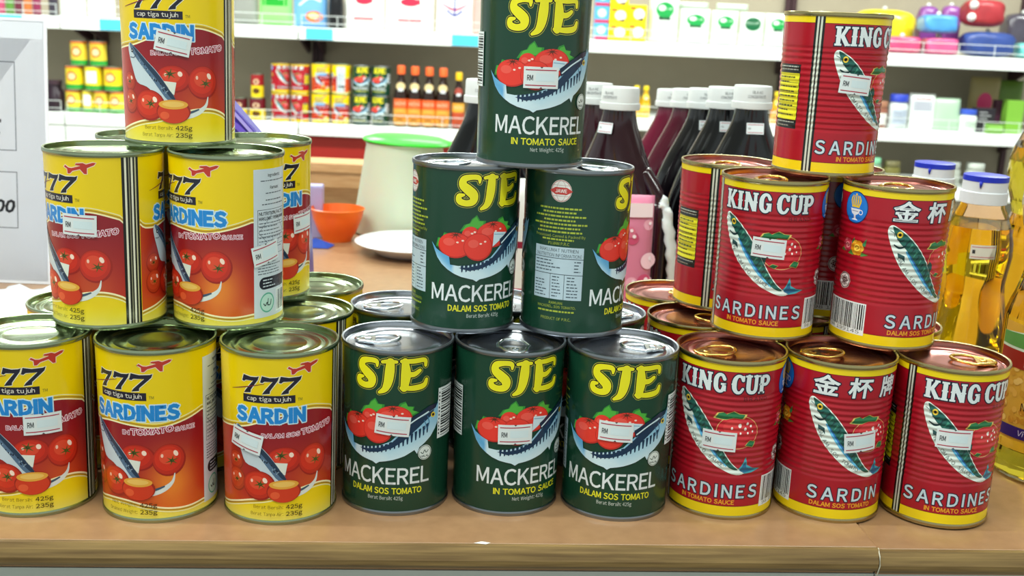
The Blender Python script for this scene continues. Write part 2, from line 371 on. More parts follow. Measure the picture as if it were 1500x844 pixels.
# ---- 777 label (u runs 0..233 mm round the can, Malay face centred on 0)
def face_777(A, c, title, sub, wt, cs, t1, t2, ends, eng=False):
    # wide maroon field with curved gold and white edges
    top = [(-52, 58.5), (-46, 59.2), (-25, 62.1), (-16, 63.8), (-5, 67.6), (4, 70.6), (14, 73.2), (22.5, 74.6), (32, 73.6), (45, 69.6), (48, 67.5)]
    bot = [(48, 19.5), (40, 23), (32, 24.6), (21.4, 24), (8, 21), (-2, 18.2), (-14.3, 15.9), (-25, 12.8), (-36, 9.6), (-52, 6.6)]
    x0, x1 = ends
    def cut(P):
        P = spline(P, 4); out = []
        for p in P: out.append((min(max(p[0], x0), x1), p[1]))
        return out
    T = cut(top); B = cut(bot)
    if eng: # maroon field of the English side: level top, running out to the panel
        T = cut([(-52, 66), (-40, 64.5), (-25, 62.5), (-10, 64.5), (4, 63.8), (15, 62.6), (25, 62.4), (40, 65.5), (52, 69)])
        B = cut([(52, 9.5), (40, 8.5), (28, 9.4), (15, 11.8), (0, 14.6), (-14, 14), (-25, 11.8), (-36, 9.8), (-52, 6.6)])
    def field(u, v):
        g = math.exp(-(((u-c-(30 if eng else 26))/16)**2+((v-26)/20)**2)); e = mix('#8f1420', '#c43018', (62-v)/55)
        if v < 20: e = mix(e, '#d05a18', (20-v)/16)
        if u-c < -18: e = mix(e, '#d8561c', (-18-(u-c))/26)
        return mix(e, '#f08a28', g*(.95 if eng else .35))
    def yy(P, x):
        P = sorted(P)
        for p, q in zip(P, P[1:]):
            if p[0] <= x <= q[0] and q[0] > p[0]: return p[1]+(q[1]-p[1])*(x-p[0])/(q[0]-p[0])
        return P[0][1] if x < P[0][0] else P[-1][1]
    N_ = 44; X = [x0+(x1-x0)*i/N_ for i in range(N_+1)]
    T = [(x, yy(T, x)) for x in X]; B = [(x, yy(B, x)) for x in X]
    for i in range(N_): A.p.append(([(c+X[i], B[i][1]), (c+X[i+1], B[i+1][1]), (c+X[i+1], T[i+1][1]), (c+X[i], T[i][1])], field, 1))
    for dy, wd, col in ((.3, .9, '#fff3c0'), (1.6, .8, '#b88a28'), (3.0, .6, '#f7efae')):
        A.stroke([(c+p[0], p[1]+dy) for p in T], col, 2, wd=wd, smooth=False, cap=False)
        A.stroke([(c+p[0], p[1]-dy*.9) for p in B], col, 2, wd=wd*1.2, smooth=False, cap=False)
    # lighter yellow rim below the field
    # small half-hidden tomatoes, fish, tomatoes
    tomato(A, c-25, 40, 6.5, 6.5, '#c03a1c', 2); tomato(A, c-24.5, 27.5, 7.5, 8, '#c8401c', 3)
    P = [(-23.2, 64.4), (-19, 62.6), (-14, 59), (-8.7, 54.2), (-3.5, 49.5), (.8, 44.6), (5, 38.5), (10.2, 30), (4, 28.6), (-3, 33), (-9, 37.5), (-16.7, 40), (-20.5, 48), (-23.2, 55), (-24.6, 61)]
    A.poly([(c+a, b) for a, b in spline(P, 3, True)], '#c9d6de', 8)
    P = [(-23.0, 64.2), (-18.5, 62.3), (-13.5, 58.4), (-8.3, 53.6), (-3.2, 48.8), (1, 44), (5.3, 38), (10.2, 30.2), (5.2, 29.8), (0, 36), (-5, 42.5), (-11, 49), (-17, 55), (-21.5, 60)]
    A.poly([(c+a, b) for a, b in spline(P, 3, True)], '#56708c', 9)
    P = [(-20, 62.4), (-13.5, 58.2), (-8.3, 53.4), (-3.2, 48.6), (1, 43.8), (5.3, 37.8), (10.2, 30.4), (7, 31.2), (2, 38), (-3, 44), (-9, 50.5), (-15, 56.5)]
    A.poly([(c+a, b) for a, b in spline(P, 3, True)], '#243850', 10)
    q = random.Random(4)
    for i in range(26):
        t = q.uniform(.15, .95); x = -19+27*t; y = 58.5-27*t+q.uniform(-1.6, 1.6); A.ell(c+x, y, .45, .45, '#10182c' if i % 2 else '#93a9bb', 11, 6)
    A.ell(c-20.6, 59.6, 1.2, 1.2, '#11151c', 11, 10); A.ell(c-20.6, 59.6, .5, .5, '#dfe6ea', 12, 8)
    A.stroke([(c-22.5, 55.5), (c-19, 55.3), (c-16.8, 57.5)], '#3a4b60', 11, wd=.45)
    tomato(A, c+9, 43, 11.6, 8.6, '#d02c18', 3, sx=-2, sy=3.2); tomato(A, c+28.7, 41, 10.6, 10.6, '#d63018', 3, sx=1.5, sy=-.5)
    A.poly([(c+.2, 41.9), (c+11, 40.9), (c+9.4, 33), (c+5.9, 35.4)], '#e4e6da', 9)
    tomato(A, c-7.5, 26, 11, 9.8, '#d33218', 12, sx=1, sy=1)
    # tail curving out behind the halved tomato
    A.stroke([(c+8, 19.5, 2), (c+17, 20.2, 4.4), (c+25, 22.4, 3.6), (c+30.2, 26.4, 2), (c+31.8, 31.8, .6)], '#dfe4df', 4)
    A.stroke([(c+12, 21.2, 1), (c+19, 22, 1.6), (c+25, 24, 1)], '#41566c', 6)
    A.ell(c+8.6, 22.6, 11, 7.6, '#9e2412', 17); A.ell(c+8.4, 22, 10.2, 6.8, '#d23a1a', 18); A.ell(c+8.6, 27, 9.4, 3, '#e8a63c', 19); A.ell(c+8.6, 27.2, 7, 1.8, '#f0c060', 20); A.ell(c+3, 20, 3, 2.4, '#e65a30', 19)
    # brand block
    for dx, ext in ((0, 0), (12.4, 0), (24.0, 2.6)):
        S7 = [(-18.2, 93.2), (-17, 97.2), (-12, 96.2), (-8+ext, 96.4), (-6.4+ext, 97), (-7.2+ext, 94.6), (-12, 88), (-12.2, 86.2), (-17, 85.6), (-15.8, 87.4), (-10.4+ext*.6, 93.8), (-15.4, 93.8), (-16.8, 92.8)]
        A.stroke([(c+a+dx, b) for a, b in S7]+[(c+S7[0][0]+dx, S7[0][1])], '#f6f2d8', 2, wd=.9, smooth=False)
        A.poly([(c+a+dx, b) for a, b in S7], '#1d1c2e', 3)
    A.stroke([(c-27, 86.6, .3), (c-17, 89, .6), (c-3.2, 92.4, .3)], '#7b2430', 4)
    Pl = [(11.2, 102.2), (13.4, 101), (13.6, 98.2), (15.2, 98.2), (17.2, 100), (22, 101.2), (24.6, 98.4), (26.2, 98.4), (26.4, 102), (30.6, 103.8), (31.8, 105.2), (30, 105.4), (26, 104.2), (24, 105), (19.6, 104.6), (19, 103.8), (22.4, 103.2), (16.6, 101.6), (14.4, 101.8), (12, 103.2)]
    A.stroke([(c+a, b) for a, b in Pl]+[(c+Pl[0][0], Pl[0][1])], '#f7d9c0', 2, wd=1, smooth=False)
    A.poly([(c+a, b) for a, b in Pl], '#c03426', 3)
    A.rect(c-17.6, c+16, 79.9, 84.9, '#1f1b2c', 2)
    A.text('cap tiga tujuh', c-.8, 81.3, 2.6, '#efe9dd', 3, wd=28, bold=.012)
    A.text('TM', c+19, 81, 1.9, '#5a5a20', 2, wd=3)
    A.text(title, cs, 67.6, 8.6, '#2089d6', 3, wd=wt, bold=.085, out=.7, outcol='#cfeaf4', space=1.09)
    # curved sub-title
    a, b, wd0, wd1 = sub; c5 = c-.2 if eng else c-5.2
    f = lambda x, y: (x, y + .03*(x-c-5)+.0016*(x-c-5)**2*(1 if x > c else 0))
    A.text(a, c5, 57.9, 2.5, '#8a1440', 3, wd=wd0, bold=.015, out=.38, outcol='#f7d3dc', align='l', warp=f)
    A.text(b, c5+wd0+1.2, 57.9, 3.5, '#a01648', 3, wd=wd1, bold=.02, out=.45, outcol='#fbdde4', align='l', warp=f)
    if eng: A.text('SAUCE', c+32.8, 58.6, 2.5, '#8a1440', 3, wd=13, bold=.015, out=.38, outcol='#f7d3dc', align='l', warp=lambda x, y: (x, y+.6))
    for i, (l, r) in enumerate((t1, t2)):
        A.text(l, c+8, 11-4.6*i, 2.2, '#6a5a10', 30, wd=21 if i else 19, align='r'); A.text(r, c+9.8, 10.8-4.6*i, 2.7, '#2c2608', 30, wd=10.5, bold=.02, align='l')
def art_777(h, R):
    A = Art(); C = 2*PI*R
    A.rect(-53, C-53, 3, h-3, lambda u, v: mix(YEL, '#efe06a', max(0, (16-v)/14)), 0)
    face_777(A, 0, 'SARDIN', ('DALAM SOS', 'TOMATO', 24, 23.5), 44.5, 0, ('Berat Bersih:', '425g'), ('Berat Tanpa Air:', '235g'), (-52, 47))
    face_777(A, 93.5, 'SARDINES', ('IN', 'TOMATO', 4.5, 26), 58.5, 99.5, ('Net Weight:', '425g'), ('Drained Weight:', '235g'), (-35.5, 53.8), eng=True)
    A.rect(46.6, 57.6, 3, h-3, '#15150f', 3)
    for a, b, col in ((48.4, 49.7, '#e9e6cf'), (51, 51.7, '#8f8c72'), (52.6, 53.9, '#e9e6cf'), (55.1, 56, '#c9c49a')): A.rect(a, b, 3, h-3, col, 4)
    # nutrition panel
    A.rect(147, 180, 6, h-9, '#cfd9e0', 3)
    A.text('Ingredients:', 165, 97.5, 1.9, '#2a3038', 4, wd=13, bold=.02); lines(A, 152, 178, 93.6, 96.4, 1, '#59616a', 4, .6, 2, True)
    A.text('Ramuan:', 165, 89.6, 1.9, '#2a3038', 4, wd=9, bold=.02); lines(A, 152, 178, 85.6, 88.4, 1, '#59616a', 4, .6, 3, True)
    lines(A, 152, 178, 78.6, 84, 2, '#59616a', 4, .7, 4, True)
    A.ring(164, 62, 13.5, .35, '#3c444c', 4, ry=13.5, n=4)
    A.stroke([(150, 76.5), (178, 76.5), (178, 47), (150, 47), (150, 76.5)], '#3c444c', 4, wd=.35, smooth=False)
    A.text('NUTRITION FACTS', 151, 73, 2.1, '#20262c', 4, wd=25, bold=.03, align='l'); A.text('MAKLUMAT PEMAKANAN', 151, 69.8, 2.1, '#20262c', 4, wd=26, bold=.03, align='l')
    lines(A, 151, 177, 48, 69, 9, '#59616a', 4, .6, 6)
    for y in (66, 59, 53): A.rect(150, 178, y, y+.25, '#3c444c', 4)
    A.rect(163, 163.25, 47, 59, '#3c444c', 4)
    lines(A, 150, 178, 34, 45, 6, '#59616a', 4, .6, 7)
    A.rect(155, 179, 24.5, 32.5, '#22222c', 4); A.ell(155, 28.5, 4, 4, '#22222c', 4); lines(A, 154, 168, 25.4, 31.6, 3, '#c9d1d8', 5, .8, 8)
    A.ell(158, 15.5, 6.8, 6.8, '#bfe0d4', 4); A.ring(158, 15.5, 6.6, .9, '#5fae98', 5)
    A.stroke([(154.5, 15), (156, 13.6), (157.4, 15.6), (158.4, 13.8), (160.6, 14), (161.4, 17)], '#2c3e3c', 6, wd=.7); A.stroke([(158, 13.8), (158.6, 18)], '#2c3e3c', 6, wd=.6)
    barcode(A, 167, 179, 8, 23, layer=4)
    return A
# ---- green mackerel label
def letters_SJE(A, c, z):
    S = [[(-9.2, 15.2, 1.5), (-9.8, 18.2, 3.2), (-14.5, 18.6, 3.4), (-19.4, 17.2, 4.4), (-20, 13.4, 5.4), (-16.3, 10.2, 6.2), (-13, 7, 6.2), (-13.4, 3, 4.8), (-17.6, 1.7, 4), (-22, 3, 4.2), (-22.4, 6.2, 3.4), (-19.4, 7, 1.8)],
         [(-5.6, 18.2, 2.2), (-2, 18.8, 2.6), (3.2, 18.6, 2.2)], [(-.6, 18.4, 5.2), (-1, 12, 6.2), (-2, 5.2, 5.6), (-4, .6, 4.2), (-7.6, -1.8, 2)],
         [(8.6, 19, 4.2), (9.4, 10.4, 6.4), (8.4, 1.4, 4.8)], [(6.6, 19, 2.4), (14, 18.8, 3.2), (21.6, 19, 3), (22.6, 15.4, 2.2)],
         [(9, 10.4, 3.4), (14.6, 10.2, 3.4), (18.4, 12.4, 2.6)], [(6.6, 1.6, 2.4), (15, 1.2, 3.6), (21.6, 2.4, 3.6), (23.4, 6, 2.4)]]
    for g, col, ly in ((1.05, '#c9c84a', 2), (.75, '#0c120e', 3), (0, '#f0e61e', 4)):
        for st in S: A.stroke([(c+a, z+b, w_) for a, b, w_ in st], col, ly, grow=g)
def face_SJE(A, c, sub, net, mk, h, dx=0):
    letters_SJE(A, c, 84.8)
    c += dx
    # leaves
    for L in ([(-17, 68), (-14, 72.5), (-10.5, 73.6), (-9, 76.4), (-5.7, 79), (-3.5, 75.4), (.6, 75.2), (0, 70)], [(8, 72), (10.4, 76.2), (14, 77.4), (15.6, 74.2), (20, 73.6), (19.2, 71), (23.6, 69.4), (18, 67)], [(-33.5, 57), (-32, 63), (-29, 63), (-27.4, 66.8), (-23, 66), (-26, 57)]):
        A.poly([(c+a, b) for a, b in L], '#2f8a34', 2); A.poly([(c+(a*.8+sum(p[0] for p in L)/len(L)*.2), b*.8+sum(p[1] for p in L)/len(L)*.2) for a, b in L], '#4fae3c', 3)
    RED = '#ea3a2c'
    def tm(x, y, rx, ry, ly, st=None):
        A.ell(c+x, y, rx, ry, '#c42a22', ly); A.ell(c+x-.2, y+.3, rx*.94, ry*.93, RED, ly+1)
        A.ell(c+x-.35*rx, y+.25*ry, rx*.35, ry*.3, '#f0584a', ly+2)
        for k in (0, 1): A.ell(c+x+rx*(.15+.3*k), y-ry*(.05-.15*k)+.3*ry, .9, .6, '#ffd9c8', ly+3, 10)
        if st:
            for i in range(8):
                a = i*PI/4+.2; A.poly([(c+st[0]-.5*math.sin(a), st[1]+.3*math.cos(a)), (c+st[0]+5*math.cos(a), st[1]+2.6*math.sin(a)-.6), (c+st[0]+.5*math.sin(a), st[1]-.3*math.cos(a))], '#5a2c1a', ly+3)
    tm(-9.5, 65.5, 6, 6, 4); tm(6.5, 66, 12.4, 8.6, 6, (5.9, 73)); tm(-19.8, 58.8, 11.6, 8.4, 10, (-19.3, 66)); tm(-4, 58, 10, 9, 12)
    A.poly([(c+6.2, 58), (c+6.8, 67.8), (c+17.6, 66.8), (c+11.2, 61.5)], '#cfe4ee', 16); A.stroke([(c+7.4, 66.2), (c+15, 65.6)], '#88b4cc', 17, wd=.6)
    B = [(-36.5, 60), (-34.6, 55.8), (-32, 50.2), (-28.6, 46), (-24.5, 42.8), (-20, 40.2), (-15, 38.3), (-10, 37.2), (-7, 36.6), (-4.6, 35.2), (-2.4, 36.7), (2, 37.5), (6, 38.4), (10, 39.6), (14, 41), (20.6, 44.6), (22.4, 41.8), (24, 46), (28, 48.6), (32.2, 52), (36, 56.8), (38.4, 61.6), (40.6, 66.8), (42.4, 75), (39.6, 72.4), (38.2, 75.2), (36, 70.8), (29, 68.6), (22, 65.4), (16, 61.5), (10, 56), (5, 51), (-1.6, 48), (-10, 46), (-17, 45.4), (-22.6, 46), (-23.4, 51.2), (-28, 53), (-32.6, 55.6)]
    A.poly([(c+a, b) for a, b in B], lambda u, v: mix('#bfe2f2', '#5ea6d6', .5+.5*math.sin((u-c)*.25+v*.3)) if u-c < -24 else mix('#cfe6ee', '#8fc4e0', (v-38-abs(u-c)*.35)/16), 17)
    A.poly([(c+a, b) for a, b in [(-17, 44.2), (-10, 44.8), (-2, 46.4), (5, 49.6), (10, 54.4), (16, 60.4), (22, 64.4), (29, 67.8), (35, 70), (33, 66.4), (26, 61.8), (20, 57), (13, 51), (6, 46.6), (-3, 43.4), (-10, 42.4)]], '#12304e', 19)
    for i in range(17):
        t = i/16; x = -15+44*t; y = 43+.3*(x+15)*(.35+.65*t)+(2.4 if t > .4 else 1)*t; A.poly([(c+x-.4, y+2.4), (c+x+1.5, y+3.0), (c+x+.9, y-1.4-2*t), (c+x+.1, y-1.8-2*t)], '#12304e', 19)
    A.poly([(c+11.6, 62.6), (c+20, 67.6), (c+30, 72.6), (c+38, 73.8), (c+36, 70.6), (c+28, 67.6), (c+19, 62.4), (c+13, 57.8)], '#0e2740', 18)
    A.stroke([(c+13.5, 60), (c+21, 65), (c+30, 69)], '#d6ecf4', 20, wd=.9)
    A.ell(c+33.8, 66.4, 1.8, 1.8, '#e6c832', 21, 12); A.ell(c+33.8, 66.4, 1, 1, '#0a0f14', 22, 10); A.stroke([(c+29.5, 66), (c+30.8, 61.6), (c+29.4, 57.8)], '#2f6f9c', 20, wd=.6)
    A.stroke([(c+27, 63.6), (c+28.4, 60), (c+27, 56.6)], '#2f6f9c', 20, wd=.5)
    c -= dx
    A.text('MACKEREL', c+mk, 21.7, 10.8, '#e3e9ea', 2, wd=68, bold=.016, res=3)
    A.text(sub, c+mk+3.5, 15.0, 4.0, '#e6e22a', 2, wd=50, bold=.03)
    A.text(net, c+mk+3.5, 10.8, 2.4, '#c9d4cc', 2, wd=24)
    x = c+mk+33; A.ell(x-3, 42, 5, 5, '#dfe8e4', 22); A.ring(x-3, 42, 4.6, .35, '#3f5a50', 23)
    A.stroke([(x-6, 42.4), (x-4.4, 41.4), (x-3.2, 43.6), (x-2, 41.8), (x-.4, 43.2)], '#26423a', 23, wd=.5); A.text('HALAL', x-3, 38.9, 1.4, '#26423a', 23, wd=6, bold=.03)
def art_SJE(h, R):
    A = Art(); C = 2*PI*R
    A.rect(-92, C-92, 3, h-3, '#123d2b', 0)
    face_SJE(A, 0, 'DALAM SOS TOMATO', 'Berat Bersih: 425g', -6.4, h, -4.5)
    face_SJE(A, 95.5, 'IN TOMATO SAUCE', 'Net Weight: 425g', 3.2, h, 0)
    barcode(A, 33.5, 50, 49, 83, vert=True, layer=24)
    # back panel
    A.ell(-64, 96.5, 7.2, 7.2, '#e9e4e0', 2); A.ring(-64, 96.5, 6.9, .35, '#b8564c', 3); A.ring(-64, 96.5, 3.4, .3, '#b8a09a', 3, ry=6.7)
    for y in (93, 100): A.rect(-70, -58, y, y+.3, '#b8a09a', 3)
    A.poly([(-72, 96.5), (-68, 98.8), (-60, 98.8), (-56, 96.5), (-60, 94.2), (-68, 94.2)], '#c23a34', 4); A.text('JAWE', -64, 95.4, 2.2, '#f5e9e4', 5, wd=8, bold=.03)
    LG = '#a8b83a'
    lines(A, -84, -45, 68.5, 86.5, 7, LG, 2, 1.15, 12, True)
    A.text('Processed, Canned & Packed By', -64, 66.2, 1.7, LG, 2, wd=36); lines(A, -82, -48, 63.5, 66, 1, LG, 2, 1.1, 13, True)
    A.text('FUJIAN P.R.C', -64, 61.2, 1.9, LG, 2, wd=15)
    A.rect(-82, -46.5, 25, 60, '#b9cdd8', 2)
    A.text('MAKLUMAT NUTRIEN', -64.2, 56.6, 2.2, '#2c3a44', 3, wd=28); A.text('(NUTRITION INFORMATION)', -64.2, 53.2, 2.2, '#2c3a44', 3, wd=33)
    for y in (52.2, 41.6): A.rect(-82, -46.5, y, y+.4, '#2c3a44', 3)
    for x in (-69, -59): A.rect(x, x+.3, 25, 41.6, '#2c3a44', 3)
    lines(A, -81, -60, 43, 51.6, 4, '#44535e', 3, .7, 14); lines(A, -52.5, -47.5, 43, 51.6, 4, '#44535e', 3, .7, 15)
    lines(A, -81, -70.5, 26, 38, 6, '#44535e', 3, .7, 16); lines(A, -67.5, -61, 26, 41, 7, '#44535e', 3, .7, 17); lines(A, -57, -48.5, 26, 41, 7, '#44535e', 3, .7, 18)
    A.text('RAMUAN:', -64, 21.6, 1.7, LG, 2, wd=10); A.text('MACKEREL, SOS TOMATO,', -64, 19, 1.7, LG, 2, wd=28); lines(A, -80, -48, 15.6, 18, 1, LG, 2, 1.1, 19, True)
    A.text('PRODUCT OF P.R.C.', -64, 10.8, 1.8, LG, 2, wd=22)
    return A
# ---- red ribbed label
def tuscan(A, strokes, c, z, serifs):
    for g, col, ly in ((.75, '#1a1830', 3), (0, '#dfe8ea', 4)):
        for st in strokes: A.stroke([(c+a, z+b, w_) for a, b, w_ in st], col, ly, grow=g, cap=False if len(st) == 2 else True, smooth=len(st) > 2)
        for (x, y, wd) in serifs: A.rect(c+x-wd/2-g, c+x+wd/2+g, z+y-.65-g, z+y+.65+g, col, ly)
def king_cup(A, c):
    z = 87.2; T = 12.4
    st, sf = [], []
    def stem(x, wd=2.9, y0=0, y1=T, s0=4.6, s1=4.6, spur=True):
        st.append([(x, y0, wd), (x, y1, wd)])
        if s0: sf.append((x, y0+.65, s0))
        if s1: sf.append((x, y1-.65, s1))
        if spur: st.append([(x-wd/2-.5, (y0+y1)/2, .9), (x+wd/2+.5, (y0+y1)/2, .9)])
    stem(-30.6); st.append([(-29, 5, 2.2), (-25.2, 12, 2.2)]); st.append([(-28.6, 7, 2.6), (-24.6, .3, 2.8)]); sf += [(-25.2, 11.8, 3.4), (-24.4, .65, 3.6)]
    stem(-20)
    stem(-14.9, 2.2, s0=3.6, s1=3); st.append([(-14.6, 12, 2.8), (-8.9, .4, 2.8)]); stem(-8.6, 2.2, s0=0, s1=3.6)
    st.append([(1.2, 9, 2.2), (-.2, 11.4, 2), (-2.4, 11.6, 2.2), (-4, 9.4, 2.8), (-4.3, 6.2, 3), (-4, 3, 2.8), (-2.4, .9, 2.2), (-.2, 1, 2), (1, 3.4, 2.6)]); st.append([(1.1, 1, 2.6), (1.1, 5.6, 2.6)]); sf.append((.7, 5.6, 3.4))
    st.append([(13.2, 9, 2), (11.8, 11.4, 1.8), (9.6, 11.6, 2.2), (8, 9.4, 2.8), (7.6, 6.2, 3), (8, 3, 2.8), (9.6, .9, 2.2), (11.8, 1, 1.8), (13.3, 3.2, 1.8)]); st.append([(13.4, 8.4, 1.6), (13.4, 12, 1.6)]); st.append([(5.8, 6.2, .9), (8, 6.2, .9)])
    st.append([(17, 11.6, 2.9), (17, 4, 2.9), (17.8, 1.6, 2.6), (19.6, .9, 2.2), (21.4, 1.6, 2.4), (22.2, 4, 2.5), (22.2, 11.6, 2.5)]); sf += [(17, T-.65, 4.6), (22.2, T-.65, 4)]
    stem(26.6); st.append([(27.2, 11.4, 2), (30.2, 11.2, 2.2), (31.6, 8.8, 2.8), (30.2, 6.2, 2.2), (27.2, 6, 2)])
    tuscan(A, st, c, z, sf)
def face_KC(A, c, belly):
    # the fish, leaning, head top left
    body = [(-30.8, 84), (-26.2, 82), (-21.5, 79), (-16.8, 75), (-12.5, 70.6), (-8.3, 65.5), (-4.6, 60.3), (-.8, 53.6), (3.4, 46.8), (9, 39.6), (13.8, 35.6), (18, 33), (13.3, 32), (5.9, 34.2), (-2.9, 38.4), (-12.4, 45.8), (-21.7, 55.6), (-28, 66), (-32.5, 77), (-33, 82)]
    A.stroke([(c+a, b) for a, b in spline(body, 3, True)]+[(c-30.8, 84)], '#e8f2ea', 3, wd=.8, smooth=False)
    A.poly([(c+a, b) for a, b in spline(body, 3, True)], '#dde8e0', 4)
    A.poly([(c+a, b) for a, b in [(12.5, 34.6), (16.4, 38), (19, 44.2), (20.4, 38.4), (24.5, 36.4), (31, 35.2), (24.2, 33.2), (17.8, 32.4)]], '#3a9aa8', 3)
    A.poly([(c+a, b) for a, b in [(15, 34.6), (19, 41), (20, 36.8), (28, 35), (22, 34), (17.8, 33.2)]], '#1b5f86', 4)
    back = [(-30.6, 83.6), (-26.2, 81.7), (-21.5, 78.7), (-16.8, 74.7), (-12.5, 70.3), (-8.3, 65.2), (-4.6, 60), (-.8, 53.3), (3.4, 46.5), (9, 39.3), (14, 35.2), (10, 35.4), (3, 40.2), (-5, 49), (-11, 56.5), (-16, 63), (-20.6, 69), (-25, 73), (-28.5, 78)]
    A.poly([(c+a, b) for a, b in spline(back, 3, True)], '#1c5a50', 5)
    A.poly([(c+a, b) for a, b in [(-3.5, 58.6), (-1.6, 61), (1.4, 58.4), (0, 52)]], '#174a44', 5)
    for t in range(14):
        x = -19+1.9*t; y = 76-2.65*t; A.poly([(c+x, y), (c+x+1.2, y-1), (c+x-2, y-4.4)], '#3d8a72' if t % 2 else '#0f3c3a', 6)
    A.stroke([(c-20, 67.4, 1.2), (c-15.5, 61, 2.2), (c-8.5, 52, 2.4), (c-2, 44.6, 1.8), (c+5.7, 37.6, .8)], '#5fb4dc', 7)
    A.stroke([(c-19.2, 67, .5), (c-14.6, 61, .9), (c-7.6, 52, .9), (c-1, 44.4, .6)], '#2468b0', 8)
    A.stroke([(c-28.6, 71.6, .8), (c-25.2, 69.8, 1.4), (c-21.6, 71, 1), (c-20.4, 74, .5)], '#12343a', 8); A.stroke([(c-27, 75.4, .5), (c-24.6, 74.2, .9), (c-22.6, 75.4, .5)], '#12343a', 8)
    A.poly([(c-25.8, 66.4), (c-21, 64.6), (c-20.4, 60.4), (c-22.6, 62.6), (c-25.2, 63.4)], '#24484a', 8)
    A.ell(c-25.6, 78.4, 2, 2.1, '#e6c23a', 8, 14); A.ell(c-25.6, 78.4, 1, 1.1, '#0b1210', 9, 12); A.stroke([(c-32, 80.6), (c-29.6, 79.4), (c-28.8, 77)], '#54706c', 8, wd=.4)
    # writing down the belly
    n = len(belly)
    P = spline([(-25.6, 62.6), (-20, 54), (-12.5, 46.4), (-4, 40.6), (3, 36.6)], 20); tot = len(P)-1
    for i, ch in enumerate(belly):
        if ch == ' ': continue
        k = int(tot*i/n); p = P[k]; q = P[min(k+1, tot)]; A.text(ch, c+p[0], p[1], 2.4, '#3a4a4c', 8, rot=math.atan2(q[1]-p[1], q[0]-p[0]), align='l')
    # tomato
    A.ell(c+11.4, 61, 14.4, 11.6, '#e0b070', 2, 36); A.ell(c+11.4, 61, 14, 11.2, '#c01a28', 3, 36); A.ell(c+10, 62, 11.6, 9, '#cc2430', 4, 30); A.ell(c+9, 64, 7.4, 5.4, '#d6383a', 5, 24)
    for x, y, r in ((12.6, 65.6, 1.5), (16.4, 63.4, 1.2), (17.6, 67, 1.1), (20.2, 65.4, .9), (7.4, 63.6, 1), (18.4, 60.6, .8), (21.8, 61.6, .7), (13.4, 60.4, .8)): A.ell(c+x, y, r*.75, r, '#fff2ec', 6, 10)
    for L in ([(-5.5, 69.4), (-3, 73.2), (1, 74.2), (3, 73), (8, 75.4), (12, 73.6), (17, 73.2), (15, 70), (8, 70.6), (3, 69), (-1, 69)], [(2.9, 51.4), (5.5, 53.2), (9.6, 52.2), (7.2, 49.8)], [(17, 52), (20.6, 55.6), (24.8, 54.6), (22.8, 50.6)]):
        A.poly([(c+a, b) for a, b in L], '#d8b860', 6); m_ = (sum(p[0] for p in L)/len(L), sum(p[1] for p in L)/len(L)); A.poly([(c+a*.88+m_[0]*.12, b*.88+m_[1]*.12) for a, b in L], '#1f7040', 7)
def rose(A, x, y, r, c1, c2, ly=2):
    A.poly([(x-r*1.5, y-r*.9), (x-r*.6, y-r*.2), (x-r*.5, y-r)], '#4f8a3c', ly); A.poly([(x+r*.6, y+r*.4), (x+r*1.3, y+r*1.3), (x+r*1.2, y+r*.3)], '#2f7a48', ly); A.poly([(x+r*.4, y-r*.4), (x+r*1.7, y-r*.7), (x+r*.7, y-r)], '#4f8a3c', ly)
    for i in range(6): A.ell(x+r*.5*math.cos(i*PI/3), y+r*.5*math.sin(i*PI/3), r*.52, r*.5, c1 if i % 2 else mix(c1, c2, .5), ly+1+i % 2, 14)
    A.ell(x, y, r*.5, r*.45, c2, ly+3, 14); A.stroke([(x-r*.3, y), (x, y+r*.25), (x+r*.3, y), (x, y-r*.2)], mix(c1, '#402010', .3), ly+4, wd=r*.12)
